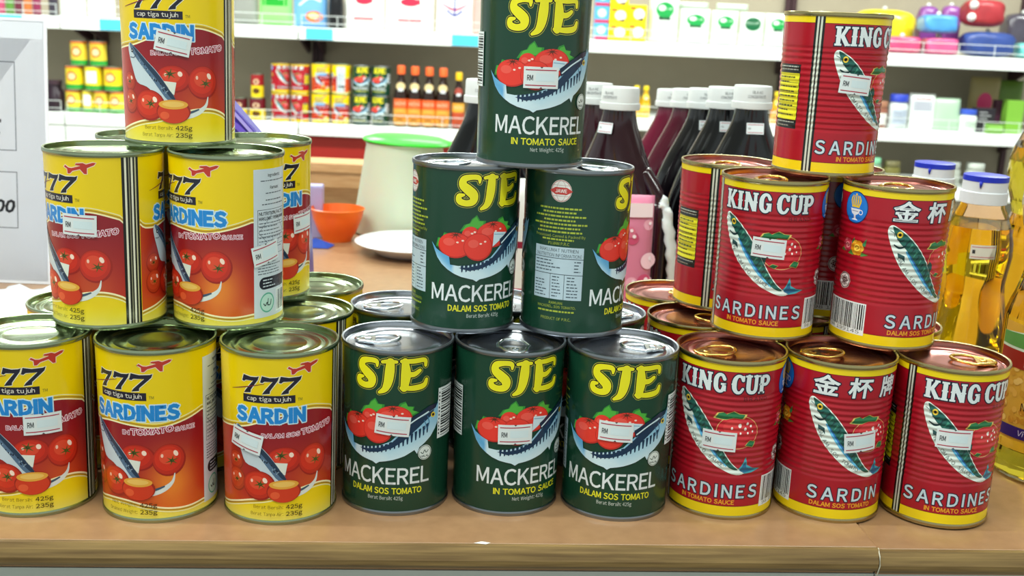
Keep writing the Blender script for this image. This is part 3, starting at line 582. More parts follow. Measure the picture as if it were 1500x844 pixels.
def art_KING(h, R):
    A = Art(); C = 2*PI*R; RED = '#a80f22'
    A.rect(-85, C-85, 9.6, h-7.4, RED, 0); A.rect(-85, C-85, 3, 9.6, '#f2d412', 0); A.rect(-85, C-85, h-7.4, h-3, '#f2d412', 0)
    A.rect(-85, C-85, 9.4, 9.9, '#7c1018', 1); A.rect(-85, C-85, h-7.6, h-7.2, '#7c1018', 1)
    king_cup(A, -1.4); A.text('BRAND', 22, 82.4, 2.5, '#4a0c14', 2, wd=17, space=1.25)
    face_KC(A, 0, 'IN TOMATO SAUCE')
    A.text('SARDINES', -5, 15.6, 8.6, '#c9dbe4', 3, wd=69.5, bold=.028, out=.6, outcol='#1c1830', space=1.35, res=3)
    A.text('IN TOMATO SAUCE', -5.5, 10.9, 2.9, '#f0a828', 2, wd=38, bold=.035)
    # crown and cup in a blue oval
    x = 53; A.ell(x, 92.4, 10.6, 10.9, '#132a5c', 2, 36); A.ell(x, 92.4, 9.9, 10.2, '#1f78d2', 3, 36)
    for k in (-1, -.5, 0, .5, 1): A.stroke([(x+k*3, 93.4, 1.1), (x+k*4.2, 97, 1.3), (x+k*3, 100, .8)], '#e6c020', 4, k=3)
    A.rect(x-3.6, x+3.6, 92.4, 93.6, '#e6c020', 4); A.ell(x, 101, .8, .8, '#e6c020', 4, 10)
    A.poly([(x-4.4, 91.6), (x+4.4, 91.6), (x+3, 88.4), (x+.8, 87.2), (x+.8, 85.2), (x+3, 84), (x-3, 84), (x-.8, 85.2), (x-.8, 87.2), (x-3, 88.4)], '#e4e4ea', 5); A.ring(x+5, 89.6, 1.7, .5, '#e4e4ea', 5); A.stroke([(x-2.6, 90), (x+2.6, 90)], '#8a8aa0', 6, wd=.5)
    rose(A, 49, 66.6, 4.8, '#c03048', '#e88a90', 2); rose(A, 58, 66, 5.4, '#d88a18', '#f6d04a', 7)
    emblem_ring(A, 49.4, 42.4, 5.6, '#4a1a22', '#e6dcd8', 2)
    barcode(A, 33.8, 70, 7.6, 29.4, digits='98 199145', layer=2)
    # Chinese face
    c = 112
    for i, ch in enumerate('金杯牌'):
        A.text(ch, c-23.2+i*22.6, 88.2, 10.4, '#e6ecee', 3, wd=(16.5, 15.5, 14.5)[i], bold=.035, out=.7, outcol='#1a1830', res=3, shear=.05)
    face_KC(A, c, 'DALAM SOS TOMATO')
    A.text('SARDIN', 110, 15.6, 8.6, '#c9dbe4', 3, wd=52.5, bold=.028, out=.6, outcol='#1c1830', space=1.35, res=3)
    A.text('DALAM SOS TOMATO', 108, 10.9, 2.9, '#f0a828', 2, wd=44, bold=.035)
    # side seam and yellow nutrition panel
    A.rect(-48.6, -41.6, 3, h-3, '#121512', 2)
    for a, b in ((-47, -45.6), (-44.6, -43.2)): A.rect(a, b, 3, h-3, '#cfd2c2', 3)
    A.rect(-81.5, -57, 36.4, 67.6, '#e2d820', 2); A.rect(-81.5, -56.6, 67.6, 73.6, '#17191a', 2); A.rect(-81.5, -56.6, 30.4, 36.4, '#17191a', 2); A.rect(-57, -56.4, 36.4, 67.6, '#17191a', 2)
    lines(A, -80, -58, 69, 73, 2, '#a9aca0', 3, .8, 22); lines(A, -80, -58, 31, 36, 2, '#a9aca0', 3, .8, 23); lines(A, -80, -58, 38, 66.4, 9, '#4a4a10', 3, 1, 24)
    for y in (45, 54, 61): A.rect(-81.5, -57, y, y+.35, '#3a3a10', 3)
    return A
# ------------------------------------------------------------------ can building
BR = {'777': dict(h=.11148, R=.03700), 'SJE': dict(h=.11038, R=.03650), 'KING': dict(h=.10864, R=.03650)}
TAPER = .03
STEEL = mat('tin_steel', '#b9c4b0', .24, 1, noise=.12, nscale=120)
LID = {'777': mat('tin_lid_green_silver', '#a9b894', .2, 1, noise=.15, nscale=60, bump=.03, bscale=300),
       'SJE': mat('tin_lid_silver', '#b8bcc4', .24, 1, noise=.12, nscale=60, bump=.03, bscale=300),
       'KING': mat('tin_lid_rose_gold', '#b8746a', .24, 1, noise=.15, nscale=60, bump=.03, bscale=300)}
RIM = {'777': mat('rim_green_silver', '#a3b090', .25, 1), 'SJE': mat('rim_grey', '#8e949a', .3, 1), 'KING': mat('rim_gold', '#b3a677', .27, 1)}
TAB = {'SJE': mat('tab_silver', '#dfe6ea', .18, 1), 'KING': mat('tab_gold', '#e0bb62', .2, 1)}
def rad(brand, zmm):
    """outer radius in mm at height z"""
    h, R = BR[brand]['h']*1000, BR[brand]['R']*1000
    r = R-.75-R*TAPER*(1-zmm/h)
    if brand == 'KING' and 29 < zmm < 87:
        f = min(1, (zmm-29)/3, (87-zmm)/3); r -= .22*f*(1-math.cos(2*PI*(zmm-29)/3.87))/1.0
    return r
def can_map(brand):
    R = BR[brand]['R']*1000
    def f(u, v, l):
        th = u/R; r = (rad(brand, v)+l)*.001; dr = (rad(brand, v+.05)-rad(brand, v-.05))/.1
        n = Vector((math.cos(th), math.sin(th), -dr)).normalized()
        return (r*math.cos(th), r*math.sin(th), v*.001), tuple(n)
    return f
PROTO = {}
def make_can(brand):
    h, R = BR[brand]['h'], BR[brand]['R']; H = h*1000; mm = .001; Rb = R*(1-TAPER)
    t = thing('food_can', '', 'can')
    step = 1 if brand != 'KING' else .6
    zs = [2.4+i*step for i in range(int((H-4.8)/step)+1)]
    link('body', lathe('body', [((rad(brand, z)-.25)*mm, z*mm) for z in zs], STEEL, 72), t)
    A = {'777': art_777, 'SJE': art_SJE, 'KING': art_KING}[brand](H, R*1000)
    me = A.build('label', can_map(brand), PRINT, gu=2.4, gv=.645 if brand == 'KING' else None, vr=(29, 87), eps=.03)
    link('label', me, t)
    b = .9*mm
    def rim(z0, z1, r, inner):
        s = z1-z0; return [(r-1.6*mm, z0+s*.1), (r-.9*mm, z0), (r-.35*mm, z0), (r, z0+s*.25), (r, z0+s*.75), (r-.35*mm, z1), (r-.9*mm, z1), (r-1.6*mm, z1-s*.1)]
    link('rim', lathe('rim', rim(h-3*mm, h, R, 1), RIM[brand], 96, closed=True), t)
    link('rim', lathe('rim', rim(0, 3*mm, Rb, 0), RIM[brand], 96, closed=True), t)
    r = R-1.6*mm; zt = h-1*mm
    if brand == '777': P = [(r, zt), (r-.3*mm, h-3.6*mm), (r-1*mm, h-4*mm), (r-3*mm, h-4*mm), (r-4*mm, h-3.3*mm), (r-5.4*mm, h-3.3*mm), (r-6.4*mm, h-4*mm), (r-8*mm, h-4*mm), (r-9*mm, h-3.4*mm), (r-10*mm, h-3.4*mm), (r-11*mm, h-4.1*mm), (r-17*mm, h-4.1*mm), (r-18*mm, h-3.6*mm), (r-19*mm, h-3.6*mm), (r-20*mm, h-4.1*mm), (0, h-4.1*mm)]
    else: P = [(r, zt), (r-.3*mm, h-4.4*mm), (r-.9*mm, h-4.9*mm), (r-1.8*mm, h-4.9*mm), (r-2.4*mm, h-3.9*mm), (r-5*mm, h-3.8*mm), (r-5.6*mm, h-4.3*mm), (r-7*mm, h-4.3*mm), (r-7.8*mm, h-3.8*mm), (r-13*mm, h-3.9*mm), (r-14*mm, h-4.3*mm), (r-24*mm, h-4.3*mm), (0, h-4.3*mm)]
    link('lid', lathe('lid', P[::-1], LID[brand], 96), t)
    rb = Rb-1.6*mm; link('base', lathe('base', [(0, 2.6*mm), (rb-8*mm, 2.6*mm), (rb-9*mm, 2.2*mm), (rb-1*mm, 2.2*mm), (rb, 1*mm)], LID['777' if brand == '777' else 'SJE'], 64), t)
    if brand != '777':
        # ring-pull: nose by the rim (-x), ring towards the middle
        z = h-2.6*mm; pts = []
        for i in range(28):
            a = 2*PI*i/28; x = -13*mm+14*mm*math.cos(a); pts.append((x, 10.2*mm*math.sin(a)*(1 if math.cos(a) > -.2 else .82), z+.9*mm*max(0, math.cos(a))))
        pt = link('pull_tab', tube('pull_tab', pts, 1.35*mm, TAB[brand], 8, True, .8), t)
        link('tab_web', box_me('tab_web', -25.5*mm, -14.5*mm, -7.4*mm, 7.4*mm, z-.9*mm, z+.3*mm, TAB[brand], .3*mm), pt)
        link('rivet', lathe('rivet', [(2.6*mm, z-1.2*mm), (2.4*mm, z+.7*mm), (1.6*mm, z+1.1*mm), (0, z+1.1*mm)], TAB[brand], 16), pt).location = (-19.5*mm, 0, 0)
    return t
def art_sticker():
    A = Art(); A.rect(-11.2, 11.2, -6.6, 6.6, '#dfe6e6', 0)
    A.rect(-10, 9.8, 4.3, 4.95, '#b03048', 1); A.rect(-10, 9.8, -5.1, -4.45, '#b03048', 1)
    A.text('RM', -8.9, -1.8, 3.3, '#30343a', 1, wd=3.6, bold=.02, align='l')
    A.poly([(-1, 6.6), (1, 6.6), (0, 5.6)], '#4a4448', 1); A.poly([(-1, -6.6), (1, -6.6), (0, -5.6)], '#4a4448', 1)
    A.rect(-3.4, 8.6, -2.2, 2.6, '#d6e6ea', 1)
    return A
STK = {}
def sticker_me(brand, u0, z0, rot):
    """a stiff little paper label wrapped round the can, standing off it a little"""
    k = (brand, u0, z0, rot); f = can_map(brand); R = BR[brand]['R']*1000; c, s = math.cos(rot), math.sin(rot)
    def m(u, v, l):
        U = u0+u*c-v*s; V = z0+u*s+v*c; th = U/R; r = (BR[brand]['R']*1000-.75-R*TAPER*(1-V/(BR[brand]['h']*1000))+.95+l)*.001
        return (r*math.cos(th), r*math.sin(th), V*.001), (math.cos(th), math.sin(th), 0)
    return art_sticker().build('price_sticker', m, PAPER, gu=2, eps=.05)
def cyl_hit(brand, pos, px, py):
    """where a pixel's line of sight meets the wall of a can: angle and height (mm)"""
    d = ray(px, py).normalized(); R = BR[brand]['R']; h = BR[brand]['h']; Rr = R*.98
    for _ in range(4):
        ox, oy = CAM.x-pos[0], CAM.y-pos[1]; a = d.x**2+d.y**2; b = ox*d.x+oy*d.y; c = ox*ox+oy*oy-Rr*Rr
        k = (-b-math.sqrt(max(b*b-a*c, 0)))/a; P = CAM+d*k; z = P.z-pos[2]; Rr = R*(1-TAPER*(1-z/h))
    return math.atan2(P.y-pos[1], P.x-pos[0]), z*1000
def place(brand, x, y, tier, uf, label, stick=None, tab=None, group=None, lean=0):
    h, R = BR[brand]['h'], BR[brand]['R']; z = tier*h+tier*.0001
    if brand not in PROTO: PROTO[brand] = make_can(brand); t = PROTO[brand]
    else: t = copy_tree(PROTO[brand]) if not isinstance(PROTO[brand], tuple) else None
    for ch in list(t.children):
        if ch.name.startswith('price_sticker'): bpy.data.objects.remove(ch)
    rz = math.atan2(CAM.y-y, CAM.x-x)-uf/(R*1000)
    t.location = (x, y, z); t.rotation_euler = (0, 0, rz); tag(t, label, 'can', group)
    t.name = {'777': 'sardine_can', 'SJE': 'mackerel_can', 'KING': 'ribbed_sardine_can'}[brand]
    if tab is not None:
        for ch in t.children:
            if ch.name.startswith('pull_tab'): ch.rotation_euler = (0, 0, R_(tab)-rz)
    if stick:
        th, zz = cyl_hit(brand, (x, y, z), stick[0], stick[1]); u = ((th-rz+PI) % (2*PI)-PI)*R*1000
        link('price_sticker', sticker_me(brand, u, zz, R_(stick[2])), t)
    return t
Y, G, K = '777', 'SJE', 'KING'
# ---- bottom row, front
place(Y, -.2474, .0601, 0, 12.8, 'yellow and maroon sardine can cut off by the left edge, bottom row', (63, 621, 0), group=None)
place(Y, -.1691, .0542, 0, 116.5, 'yellow sardine can reading SARDINES without any price sticker, bottom row')
place(Y, -.0925, .0534, 0, 6.6, 'yellow sardine can with tilted price sticker on the fish, right beside the green cans', (360, 645, -13))
place(G, -.0188, .068, 0, 3.9, 'green mackerel can in the bottom row touching the last yellow can', (575, 624, -6), 0)
place(G, .0545, .0694, 0, 84.5, 'middle green mackerel can of the bottom row, reading IN TOMATO SAUCE', (755, 637, 1), 95)
place(G, .1278, .0633, 0, -4, 'green mackerel can in the bottom row touching the first red can', (902, 633, -1), 180)
place(K, .2013, .0671, 0, 2.5, 'leftmost red ribbed sardine can of the bottom row, beside a green can', (1053, 646, -1), 20)
place(K, .2746, .064, 0, 96, 'red ribbed can with Chinese lettering and price sticker in the bottom row', (1261, 648, 6), 0)
place(K, .3480, .0577, 0, -19.8, 'rightmost red ribbed can of the bottom row, in front of the oil bottles', (1398, 644, 0), 165)
# ---- second and third row on the counter, mostly lids
place(Y, -.2372, .1345, 0, 30, 'yellow can behind the front row at far left, only its lid edge showing')
place(Y, -.1630, .1290, 0, 60, 'yellow can hidden under the second tier at its left side')
place(Y, -.0885, .1285, 0, 20, 'yellow can with green-silver lid directly behind the third front yellow can')
place(Y, -.0865, .2030, 0, 200, 'rearmost yellow can showing a pale green lid in front of the plate')
place(Y, -.1615, .2035, 0, 100, 'yellow can hidden at the back of the yellow stack')
place(G, -.0195, .1545, 0, 60, 'green can with silver ring-pull lid behind the first green can', tab=5)
place(G, .0508, .1700, 0, 60, 'green can hidden behind the middle of the green stack', tab=100)
place(G, .1212, .1460, 0, 120, 'green can with silver lid beside the red cans in the second row', tab=180)
place(K, .1965, .1475, 0, 170, 'red can with gold ring pull in the second row, just left of the red stack', tab=170)
place(K, .1925, .2215, 0, 170, 'rearmost red can with gold ring pull, in front of the pink packet', tab=175)
place(K, .2690, .1640, 0, 150, 'red can hidden beneath the second tier of red cans', tab=60)
place(K, .3390, .1410, 0, 40, 'red can behind the rightmost front red can, its rim just showing', tab=30)
place(K, .2660, .2380, 0, 40, 'red can hidden at the back of the red stack', tab=30)
# ---- second tier
place(Y, -.2077, .0948, 1, 37, 'yellow can with striped side seam, left of the second tier', (115, 330, -2))
place(Y, -.1323, .1007, 1, 130, 'yellow can showing a pale nutrition panel with a tilted sticker, second tier', (391, 371, 11))
place(Y, -.1227, .1745, 1, -11.5, 'yellow can peeking out behind the nutrition panel can, second tier', (445, 325, 4))
place(Y, -.1975, .1725, 1, 60, 'yellow can behind the striped seam can, only its top rim showing')
place(G, .0234, .1096, 1, -17.9, 'green mackerel can without sticker, left one of the second tier', tab=20)
place(G, .0981, .1059, 1, -52.7, 'green can turned to its nutrition table and round emblem, second tier', tab=160)
place(K, .2340, .1141, 1, 1.7, 'red KING CUP can with price sticker, left of the second red tier', (1126, 364, -3), 60)
place(K, .3137, .0970, 1, 81.6, 'red can with blue oval emblem, rose and Chinese lettering, second tier', tab=60)
place(K, .2222, .1885, 1, -35, 'dark red can behind the second red tier, its seam and yellow panel showing', tab=60)
place(K, .2955, .1735, 1, 40, 'red can at the back of the second tier, only its rim showing', tab=60)
# ---- top cans
place(Y, -.1686, .1359, 2, 13, 'yellow sardine can on top of the yellow pyramid', (253, 63, -12))
place(G, .0641, .1057, 2, 89.7, 'green mackerel can on top of the green pyramid', (793, 114, 0), 60)
place(K, .2754, .1410, 2, -33.6, 'red ribbed can on top of the red pyramid, seam and yellow panel to its left', (1254, 124, -5), 60)
# ------------------------------------------------------------------ things on the counter behind the cans
def tilt_box(o, rx=0, rz=0): o.rotation_euler = (R_(rx), 0, R_(rz))
# price notice on the left
WP = mat('notice_paper', '#eef2fa', .45, noise=.03, nscale=30)
sg = thing('price_notice', 'white printed notice with outlined boxes standing at the left edge', 'notice', (-.4235, .622, .0005), YAW*0)
p = box_me('sheet', -.215, 0, 0, .0022, 0, .292, WP); link('sheet', p, sg)
A = Art(); A.rect(-212, -3, 3, 289, '#edf2fb', 0); A.rect(-212, -4, 270, 288, '#dbe1ea', 1)
for (x0, x1, y0, y1) in ((-200, -35, 148, 244), (-200, -35, 62, 124)):
    for q in ((x0, x1, y1, y1+.9), (x0, x1, y0, y0+.9), (x0, x0+.9, y0, y1), (x1-.9, x1, y0, y1)): A.rect(*q, '#5a606e', 2)
A.text('E', -54, 166, 15, '#23262e', 2, bold=.06, shear=.15, align='r'); A.text('00', -40, 80, 13, '#23262e', 2, bold=.06, shear=.2, align='r')
link('print', A.build('print', flat_map(0), PAPER, gu=0), sg); sg.rotation_euler = (R_(-5), 0, R_(-3))
fs_ = link('stand_foot', box_me('stand_foot', -.16, -.05, .003, .05, 0, .003, WP), sg); fs_.rotation_euler = (R_(5), 0, 0)
# crumpled pale sheet added for the glossy counter reflection below the notice
vs, fs, n = [], [], 14
for i in range(n):
    for j in range(n): vs.append((i*.16/(n-1)-.08, j*.22/(n-1)-.11, .003+.009*abs(math.sin(i*2.1+j*.7)*math.cos(j*1.7-i*.9))+rnd.uniform(0, .002)))
for i in range(n-1):
    for j in range(n-1): a = i*n+j; fs.append((a, a+n, a+n+1, a+1))
o = link('reflection_sheet', mesh('reflection_sheet', vs, fs, mat('reflection_film', '#dfe4ec', .12, noise=.15, nscale=30, spec=.8, coat=.6)), None, (-.375, .47, 0)); tag(o, 'crumpled shiny pale sheet added for the counter reflection below the notice', 'wrap')
# purple and teal pouch
def pillow_f(w_, h_, t_):
    def f(u, v, l):
        a = max(0, 1-abs(2*u/w_)**2.6); b = max(0, 1-abs(2*(v-h_/2)/h_)**4); y = -(t_/2)*math.sqrt(a*b)
        return (u*.001, (y-l)*.001, v*.001), (0, -1, 0)
    return f
def pillow_me(name, w_, h_, t_, m, n=10, crimp=1.2, seed=0):
    q = random.Random(seed); f = pillow_f(w_, h_, t_); vs, fs = [], []
    for sgn in (1, -1):
        for i in range(n+1):
            for j in range(n+1):
                u = -w_/2+w_*i/n; v = h_*j/n; P = f(u, v, 0)[0]
                vs.append((P[0], P[1]*sgn-(.0002 if sgn > 0 else -.0002), P[2]))
    N1 = (n+1)**2
    for i in range(n):
        for j in range(n):
            a = i*(n+1)+j; fs.append((a, a+n+1, a+n+2, a+1)); fs.append((N1+a, N1+a+1, N1+a+n+2, N1+a+n+1))
    edge = [i for i in range(n+1)]+[i*(n+1)+n for i in range(1, n+1)]+[n*(n+1)+j for j in range(n-1, -1, -1)]+[i*(n+1) for i in range(n-1, 0, -1)]
    for k in range(len(edge)): a, b = edge[k], edge[(k+1) % len(edge)]; fs.append((a, b, N1+b, N1+a))
    return mesh(name, vs, fs, m, True)
def pouch(name, label, cat, w_, h_, t_, color, art=None, group=None, rough=.35, seed=0):
    t = thing(name, label, cat, group=group)
    link('pouch', pillow_me('pouch', w_, h_, t_, mat('film_'+color, color, rough, noise=.06, nscale=25, bump=.12, bscale=45), seed=seed), t)
    if art:
        A = Art(); art(A, w_, h_); link('print', A.build('print', pillow_f(w_, h_, t_), FILM, gu=w_/9, gv=h_/9, eps=.35), t)
    return t
def A_purple(A, w_, h_):
    A.poly([(-w_*.42, 3), (w_*.42, 3), (w_*.42, h_*.5), (-w_*.42, h_*.6)], '#2f7f9a', 1); A.poly([(-w_*.42, h_*.6), (w_*.42, h_*.5), (w_*.42, h_*.44), (-w_*.42, h_*.5)], '#9fb8e6', 2)
    A.stroke([(w_*.38, h_*.52, 4), (w_*.2, h_*.74, 7), (w_*.02, h_*.9, 3)], '#8a7ad0', 3)
pp = thing('detergent_pouch', 'purple and teal pouch standing behind the yellow cans, its corner sloping down right', 'pouch')
P = on_z(372, 455, 0)
vs = [(-.07, 0, 0), (.055, 0, 0), (.055, .05, 0), (-.07, .05, 0), (-.035, .018, .242), (-.03, .03, .242), (.050, .011, .148), (.050, .036, .148)]
fs = [(0, 1, 6, 4), (1, 2, 7, 6), (2, 3, 5, 7), (3, 0, 4, 5), (4, 6, 7, 5), (0, 3, 2, 1)]
link('pouch', mesh('pouch', vs, fs, mat('purple_film', '#35209a', .35, bump=.1, bscale=50)), pp)
def wall_map(u, v, l):
    # front face of the pouch: slopes back as it rises
    return (u*.001, .001*(v*.075)-.0006-l*.001, v*.001), (0, -1, .1)
A = Art()
A.poly([(-60, 4), (50, 4), (47, 146), (12, 184), (-44, 190)], '#2f8ba6', 1); A.poly([(-44, 190), (12, 184), (16, 176), (-44, 176)], '#4f6ad0', 2); A.stroke([(-30, 233), (2, 198), (46, 149)], '#a59ae6', 3, wd=3, smooth=False); A.stroke([(-26, 214), (-14, 206), (-2, 194)], '#6a54c8', 3, wd=5)
link('print', A.build('print', wall_map, FILM, gu=20, eps=.3), pp); pp.location = (P.x, .40, 0)
pp.location.x = at(372, 300, .40+.63).x
# orange bowl, white plate, frosted tub with green lid
def on(px, py, z=0): return on_z(px, py, z)
P = on(494, 352); o = link('bowl', lathe('bowl', [(0, .001), (.019, .0005), (.020, 0), (.021, .004), (.027, .014), (.034, .032), (.0375, .0455), (.0385, .046), (.0372, .0466), (.033, .034), (.026, .0165), (.018, .007), (0, .006)], mat('orange_plastic', '#ef6a18', .35, sss=.15), 48), None, P); tag(o, 'small orange plastic bowl at the back of the counter', 'bowl')
P = on(603, 372); o = link('plate', lathe('plate', [(0, .001), (.042, .0005), (.045, 0), (.05, .003), (.066, .0125), (.0755, .0165), (.0765, .0175), (.075, .0182), (.06, .0125), (.048, .0055), (0, .0045)], mat('white_ceramic', '#e9ecef', .15, coat=.4), 64), None, P); tag(o, 'round white plate half hidden behind the green cans', 'plate')
P = on(590, 340); P.y += .004
t = thing('storage_tub', 'tall frosted plastic tub with a bright green lid behind the plate', 'tub', P)
FR = mat('frosted_plastic', '#dfe3c9', .45, noise=.05, nscale=12, sss=.3)
link('tub', lathe('tub', [(0, .001), (.070, .0), (.074, .003), (.0735, .01), (.0555, .128), (.0565, .132), (.0545, .132), (.0525, .128), (.069, .012), (0, .008)], FR, 56), t)
lid = link('lid', lathe('lid', [(.057, .1325), (.064, .1315), (.0655, .1335), (.064, .1365), (.050, .141), (.02, .1435), (0, .144)], mat('green_plastic', '#3fd83a', .35, sss=.1), 56), t); lid['label'] = 'bright green lid'; lid.rotation_euler = (R_(-1), R_(2), 0)
# small lavender carton and blue cloth scrap beside the bowl
P = on(452, 348); t = thing('small_carton', 'small lavender carton standing to the left of the orange bowl', 'carton', P)
link('carton', box_me('carton', -.014, .019, 0, .03, 0, .072, mat('lavender_card', '#a9a4cf', .6, noise=.06), .001), t); link('flap', box_me('flap', -.013, .018, .001, .029, .0722, .0732, mat('lavender_card', '#a9a4cf', .6)), t)
P = on(462, 362); o = link('cloth_scrap', mesh('cloth_scrap', [(-.02, -.01, .001), (.018, -.012, .001), (.026, .008, .002), (-.014, .012, .004), (0, 0, .013), (.01, -.002, .010)], [(0, 1, 5, 4), (1, 2, 5), (2, 3, 4, 5), (3, 0, 4), (0, 3, 2, 1)], mat('blue_cloth', '#2447a8', .8, bump=.2)), None, P); tag(o, 'blue scrap of cloth beside the orange bowl', 'cloth')
# wooden bench behind the counter
t = thing('wooden_bench', 'pale wooden bench behind the counter, seen above the orange bowl', 'bench', (0, 0, FLOOR), YAW)
P0 = at(430, 236, 2.15); P1 = at(690, 272, 2.15); c = (P0+P1)/2; W2 = .24; t.location = (c.x, c.y, FLOOR)
PINE = mat('pine_wood', '#d9a878', .5, nscale=10, stretch=(2, 14, 14), color2='#c58f5e'); zt, zb = P0.z-FLOOR, P0.z-.048-FLOOR
link('seat', box_me('seat', -W2, W2, -.008, .075, zt-.018, zt, PINE, .002), t)
link('apron', box_me('apron', -W2+.01, W2-.01, 0, .02, zb, zt-.0185, PINE, .001), t)
link('panel', box_me('panel', -W2+.07, W2-.07, .059, .074, .125, zb, PINE), t)
link('shelf', box_me('shelf', -W2+.04, W2-.04, .0, .058, .1, .12, PINE), t)
for x in (-W2+.02, W2-.06):
    for y in (.0205, .0752): link('leg', box_me('leg', x, x+.04, y, y+.035, 0, zt-.0185, PINE, .002), t)
# pink packets behind the green and red cans
def A_pink(A, w_, h_):
    q = random.Random(2)
    for i in range(16):
        x, y, r = q.uniform(-w_*.4, w_*.4), q.uniform(h_*.08, h_*.85), q.uniform(5, 9)
        A.ell(x, y, r, r, q.choice(('#e6a8bc', '#d8728f', '#f0c9d4', '#c84f74')), 1+i % 4, 20); A.ell(x+r*.25, y+r*.3, r*.3, r*.3, '#f8e6ec', 5, 12)
    barcode(A, w_*.02, w_*.4, 8, 20, layer=6); A.rect(-w_*.45, w_*.45, h_*.86, h_*.95, '#f2dfe4', 6)
t = pouch('food_pouch', 'pink packet with pale round spots and a barcode behind the rear red can', 'pouch', 44, 150, 22, '#d67f9c', A_pink); P = at(920, 420, 1.08); t.location = (P.x, P.y, .0005); t.rotation_euler = (R_(-3), 0, 0)
def A_white(A, w_, h_): A.rect(-w_*.4, w_*.4, h_*.60, h_*.64, '#8a1f38', 1); A.rect(-w_*.4, w_*.4, h_*.30, h_*.36, '#c85a78', 1); A.ell(0, h_*.5, 8, 8, '#e6a8bc', 1)
t = pouch('food_pouch', 'white and maroon packet glimpsed in the gap between the two green second-tier cans', 'pouch', 60, 165, 24, '#dfe0dc', A_white); P = at(775, 420, 1.06); t.location = (P.x, P.y, .0005)
# ---- cordial jugs
def jug_me(m, hz=.232):
    S = [(0, 0, .050, .026), (.004, 0, .056, .029), (.05, 0, .058, .029), (.095, 0, .0585, .029), (.12, 0, .056, .029), (.145, 0, .049, .0285), (.168, 0, .040, .027), (.19, 0, .0295, .0235), (.210, 0, .0205, .0195), (.222, 0, .0175, .0175), (hz, 0, .0165, .0165)]
    S = spline([tuple(a) for a in S], 4); n = 64; vs, fs = [], []
    for (z, cx, a, b) in S:
        for i in range(n):
            th = 2*PI*i/n; e = 1-.2*max(0, min(1, (.17-z)/.12)); x = cx+a*math.copysign(abs(math.cos(th))**e, math.cos(th)); y = b*math.copysign(abs(math.sin(th))**e, math.sin(th))
            # arched hollow in the broad face
            if z < .14 and abs(x) < .036: d = min(1, (1-(x/.036)**2)*2)*min(1, max(0, (.136-.03*(x/.036)**2-z)/.02)); y -= math.copysign(.004*d, y)
            vs.append((x, y, z))
    for k in range(len(S)-1):
        for i in range(n): j = (i+1) % n; fs.append((k*n+i, k*n+j, (k+1)*n+j, (k+1)*n+i))
    fs += [tuple(range(n-1, -1, -1)), tuple(range((len(S)-1)*n, len(S)*n))]
    return mesh('bottle', vs, fs, m, True)
CAPM = mat('white_cap', '#dfe4e4', .4); GRIP = mat('white_grip', '#dbe2e0', .35, sss=.1)
def jug(name, label, color, side=1, group=None, sticker=True):
    m = mat('cordial_'+color, color, .14, spec=.6, coat=.3)
    t = thing(name, label, 'bottle', group=group); link('bottle', jug_me(m), t)
    c = [(.0155, .2265), (.0208, .227), (.021, .229), (.0208, .2335), (.0198, .234), (.0195, .2475), (.0188, .2495), (0, .250)]
    vs = lathe('cap', c, CAPM, 40); cp = link('cap', vs, t)
    A = Art()
    for i in range(2): A.text(('SILA KE', 'CONCENTRATE')[i], 0, 242.5-4.4*i, 2.8, '#5a6268', 1, wd=(11, 19)[i])
    link('cap_print', A.build('cap_print', lambda u, v, l: ((.001*(19.9+l)*math.sin(u/20), -.001*(19.9+l)*math.cos(u/20), v*.001), (math.sin(u/20), -math.cos(u/20), 0)), PAPER, gu=2, eps=.2), cp)
    # side handle: dark strap with a white finger-notched grip inside
    pts = spline([(side*.036, 0, .165), (side*.050, 0, .148), (side*.060, 0, .126), (side*.061, 0, .090), (side*.061, 0, .050), (side*.060, 0, .018), (side*.052, 0, .008)], 4)
    hd = link('handle', tube('handle', pts, [.0075]*len(pts), m, 10, flat=1.3), t)
    g = []; N = 44
    for i in range(N):
        a = 2*PI*i/N; zz = .086+.052*math.sin(a); xx = .0655+.0125*math.cos(a)*(1-.35*math.sin(a))+ (.0012*math.sin(zz*420) if math.cos(a) > 0 else 0) - .10*(zz-.086)
        g.append((side*xx, 0, zz))
    gp = link('grip', tube('grip', g, .0042, GRIP, 8, True, 1.9), hd); gp['label'] = 'white finger-notched grip'
    if sticker:
        A = Art(); A.rect(-9, 9, -5.5, 5.5, '#dbe3e6', 0); A.rect(-8, 8, 3.6, 4.2, '#b0465a', 1); A.rect(-8, 8, -4.2, -3.6, '#b0465a', 1); A.text('RM', -7.2, -1.2, 2.2, '#30343a', 1, wd=2.6, align='l')
        ps = link('price_sticker', A.build('price_sticker', lambda u, v, l: ((u*.001, -.0262-l*.001-.00001*abs(u), v*.001), (0, -1, .2)), PAPER, gu=3, eps=.1), t); ps.rotation_euler = (R_(-12), 0, 0); ps.location = (0, .0034, .203)
    return t
def putjug(t, px, d, rz=0, sz=1):
    P = at(px, 200, d); t.location = (P.x, P.y, 0); t.rotation_euler = (0, 0, YAW+R_(rz)); t.scale = (1, 1, sz); return t
putjug(jug('cordial_jug', 'dark red cordial jug with white grip handle, just right of the green pyramid', '#240510', 1), 905, 1.17, -42, 1.0)
putjug(jug('cordial_jug', 'dark red cordial jug half hidden behind the one with the white grip', '#2e0614', -1, sticker=False), 868, 1.255, -10, .995)
putjug(jug('cordial_jug', 'black cordial jug left of the top green can, only its sloping shoulder showing', '#06070b', 1, sticker=False), 708, 1.13, 0, 1.015)
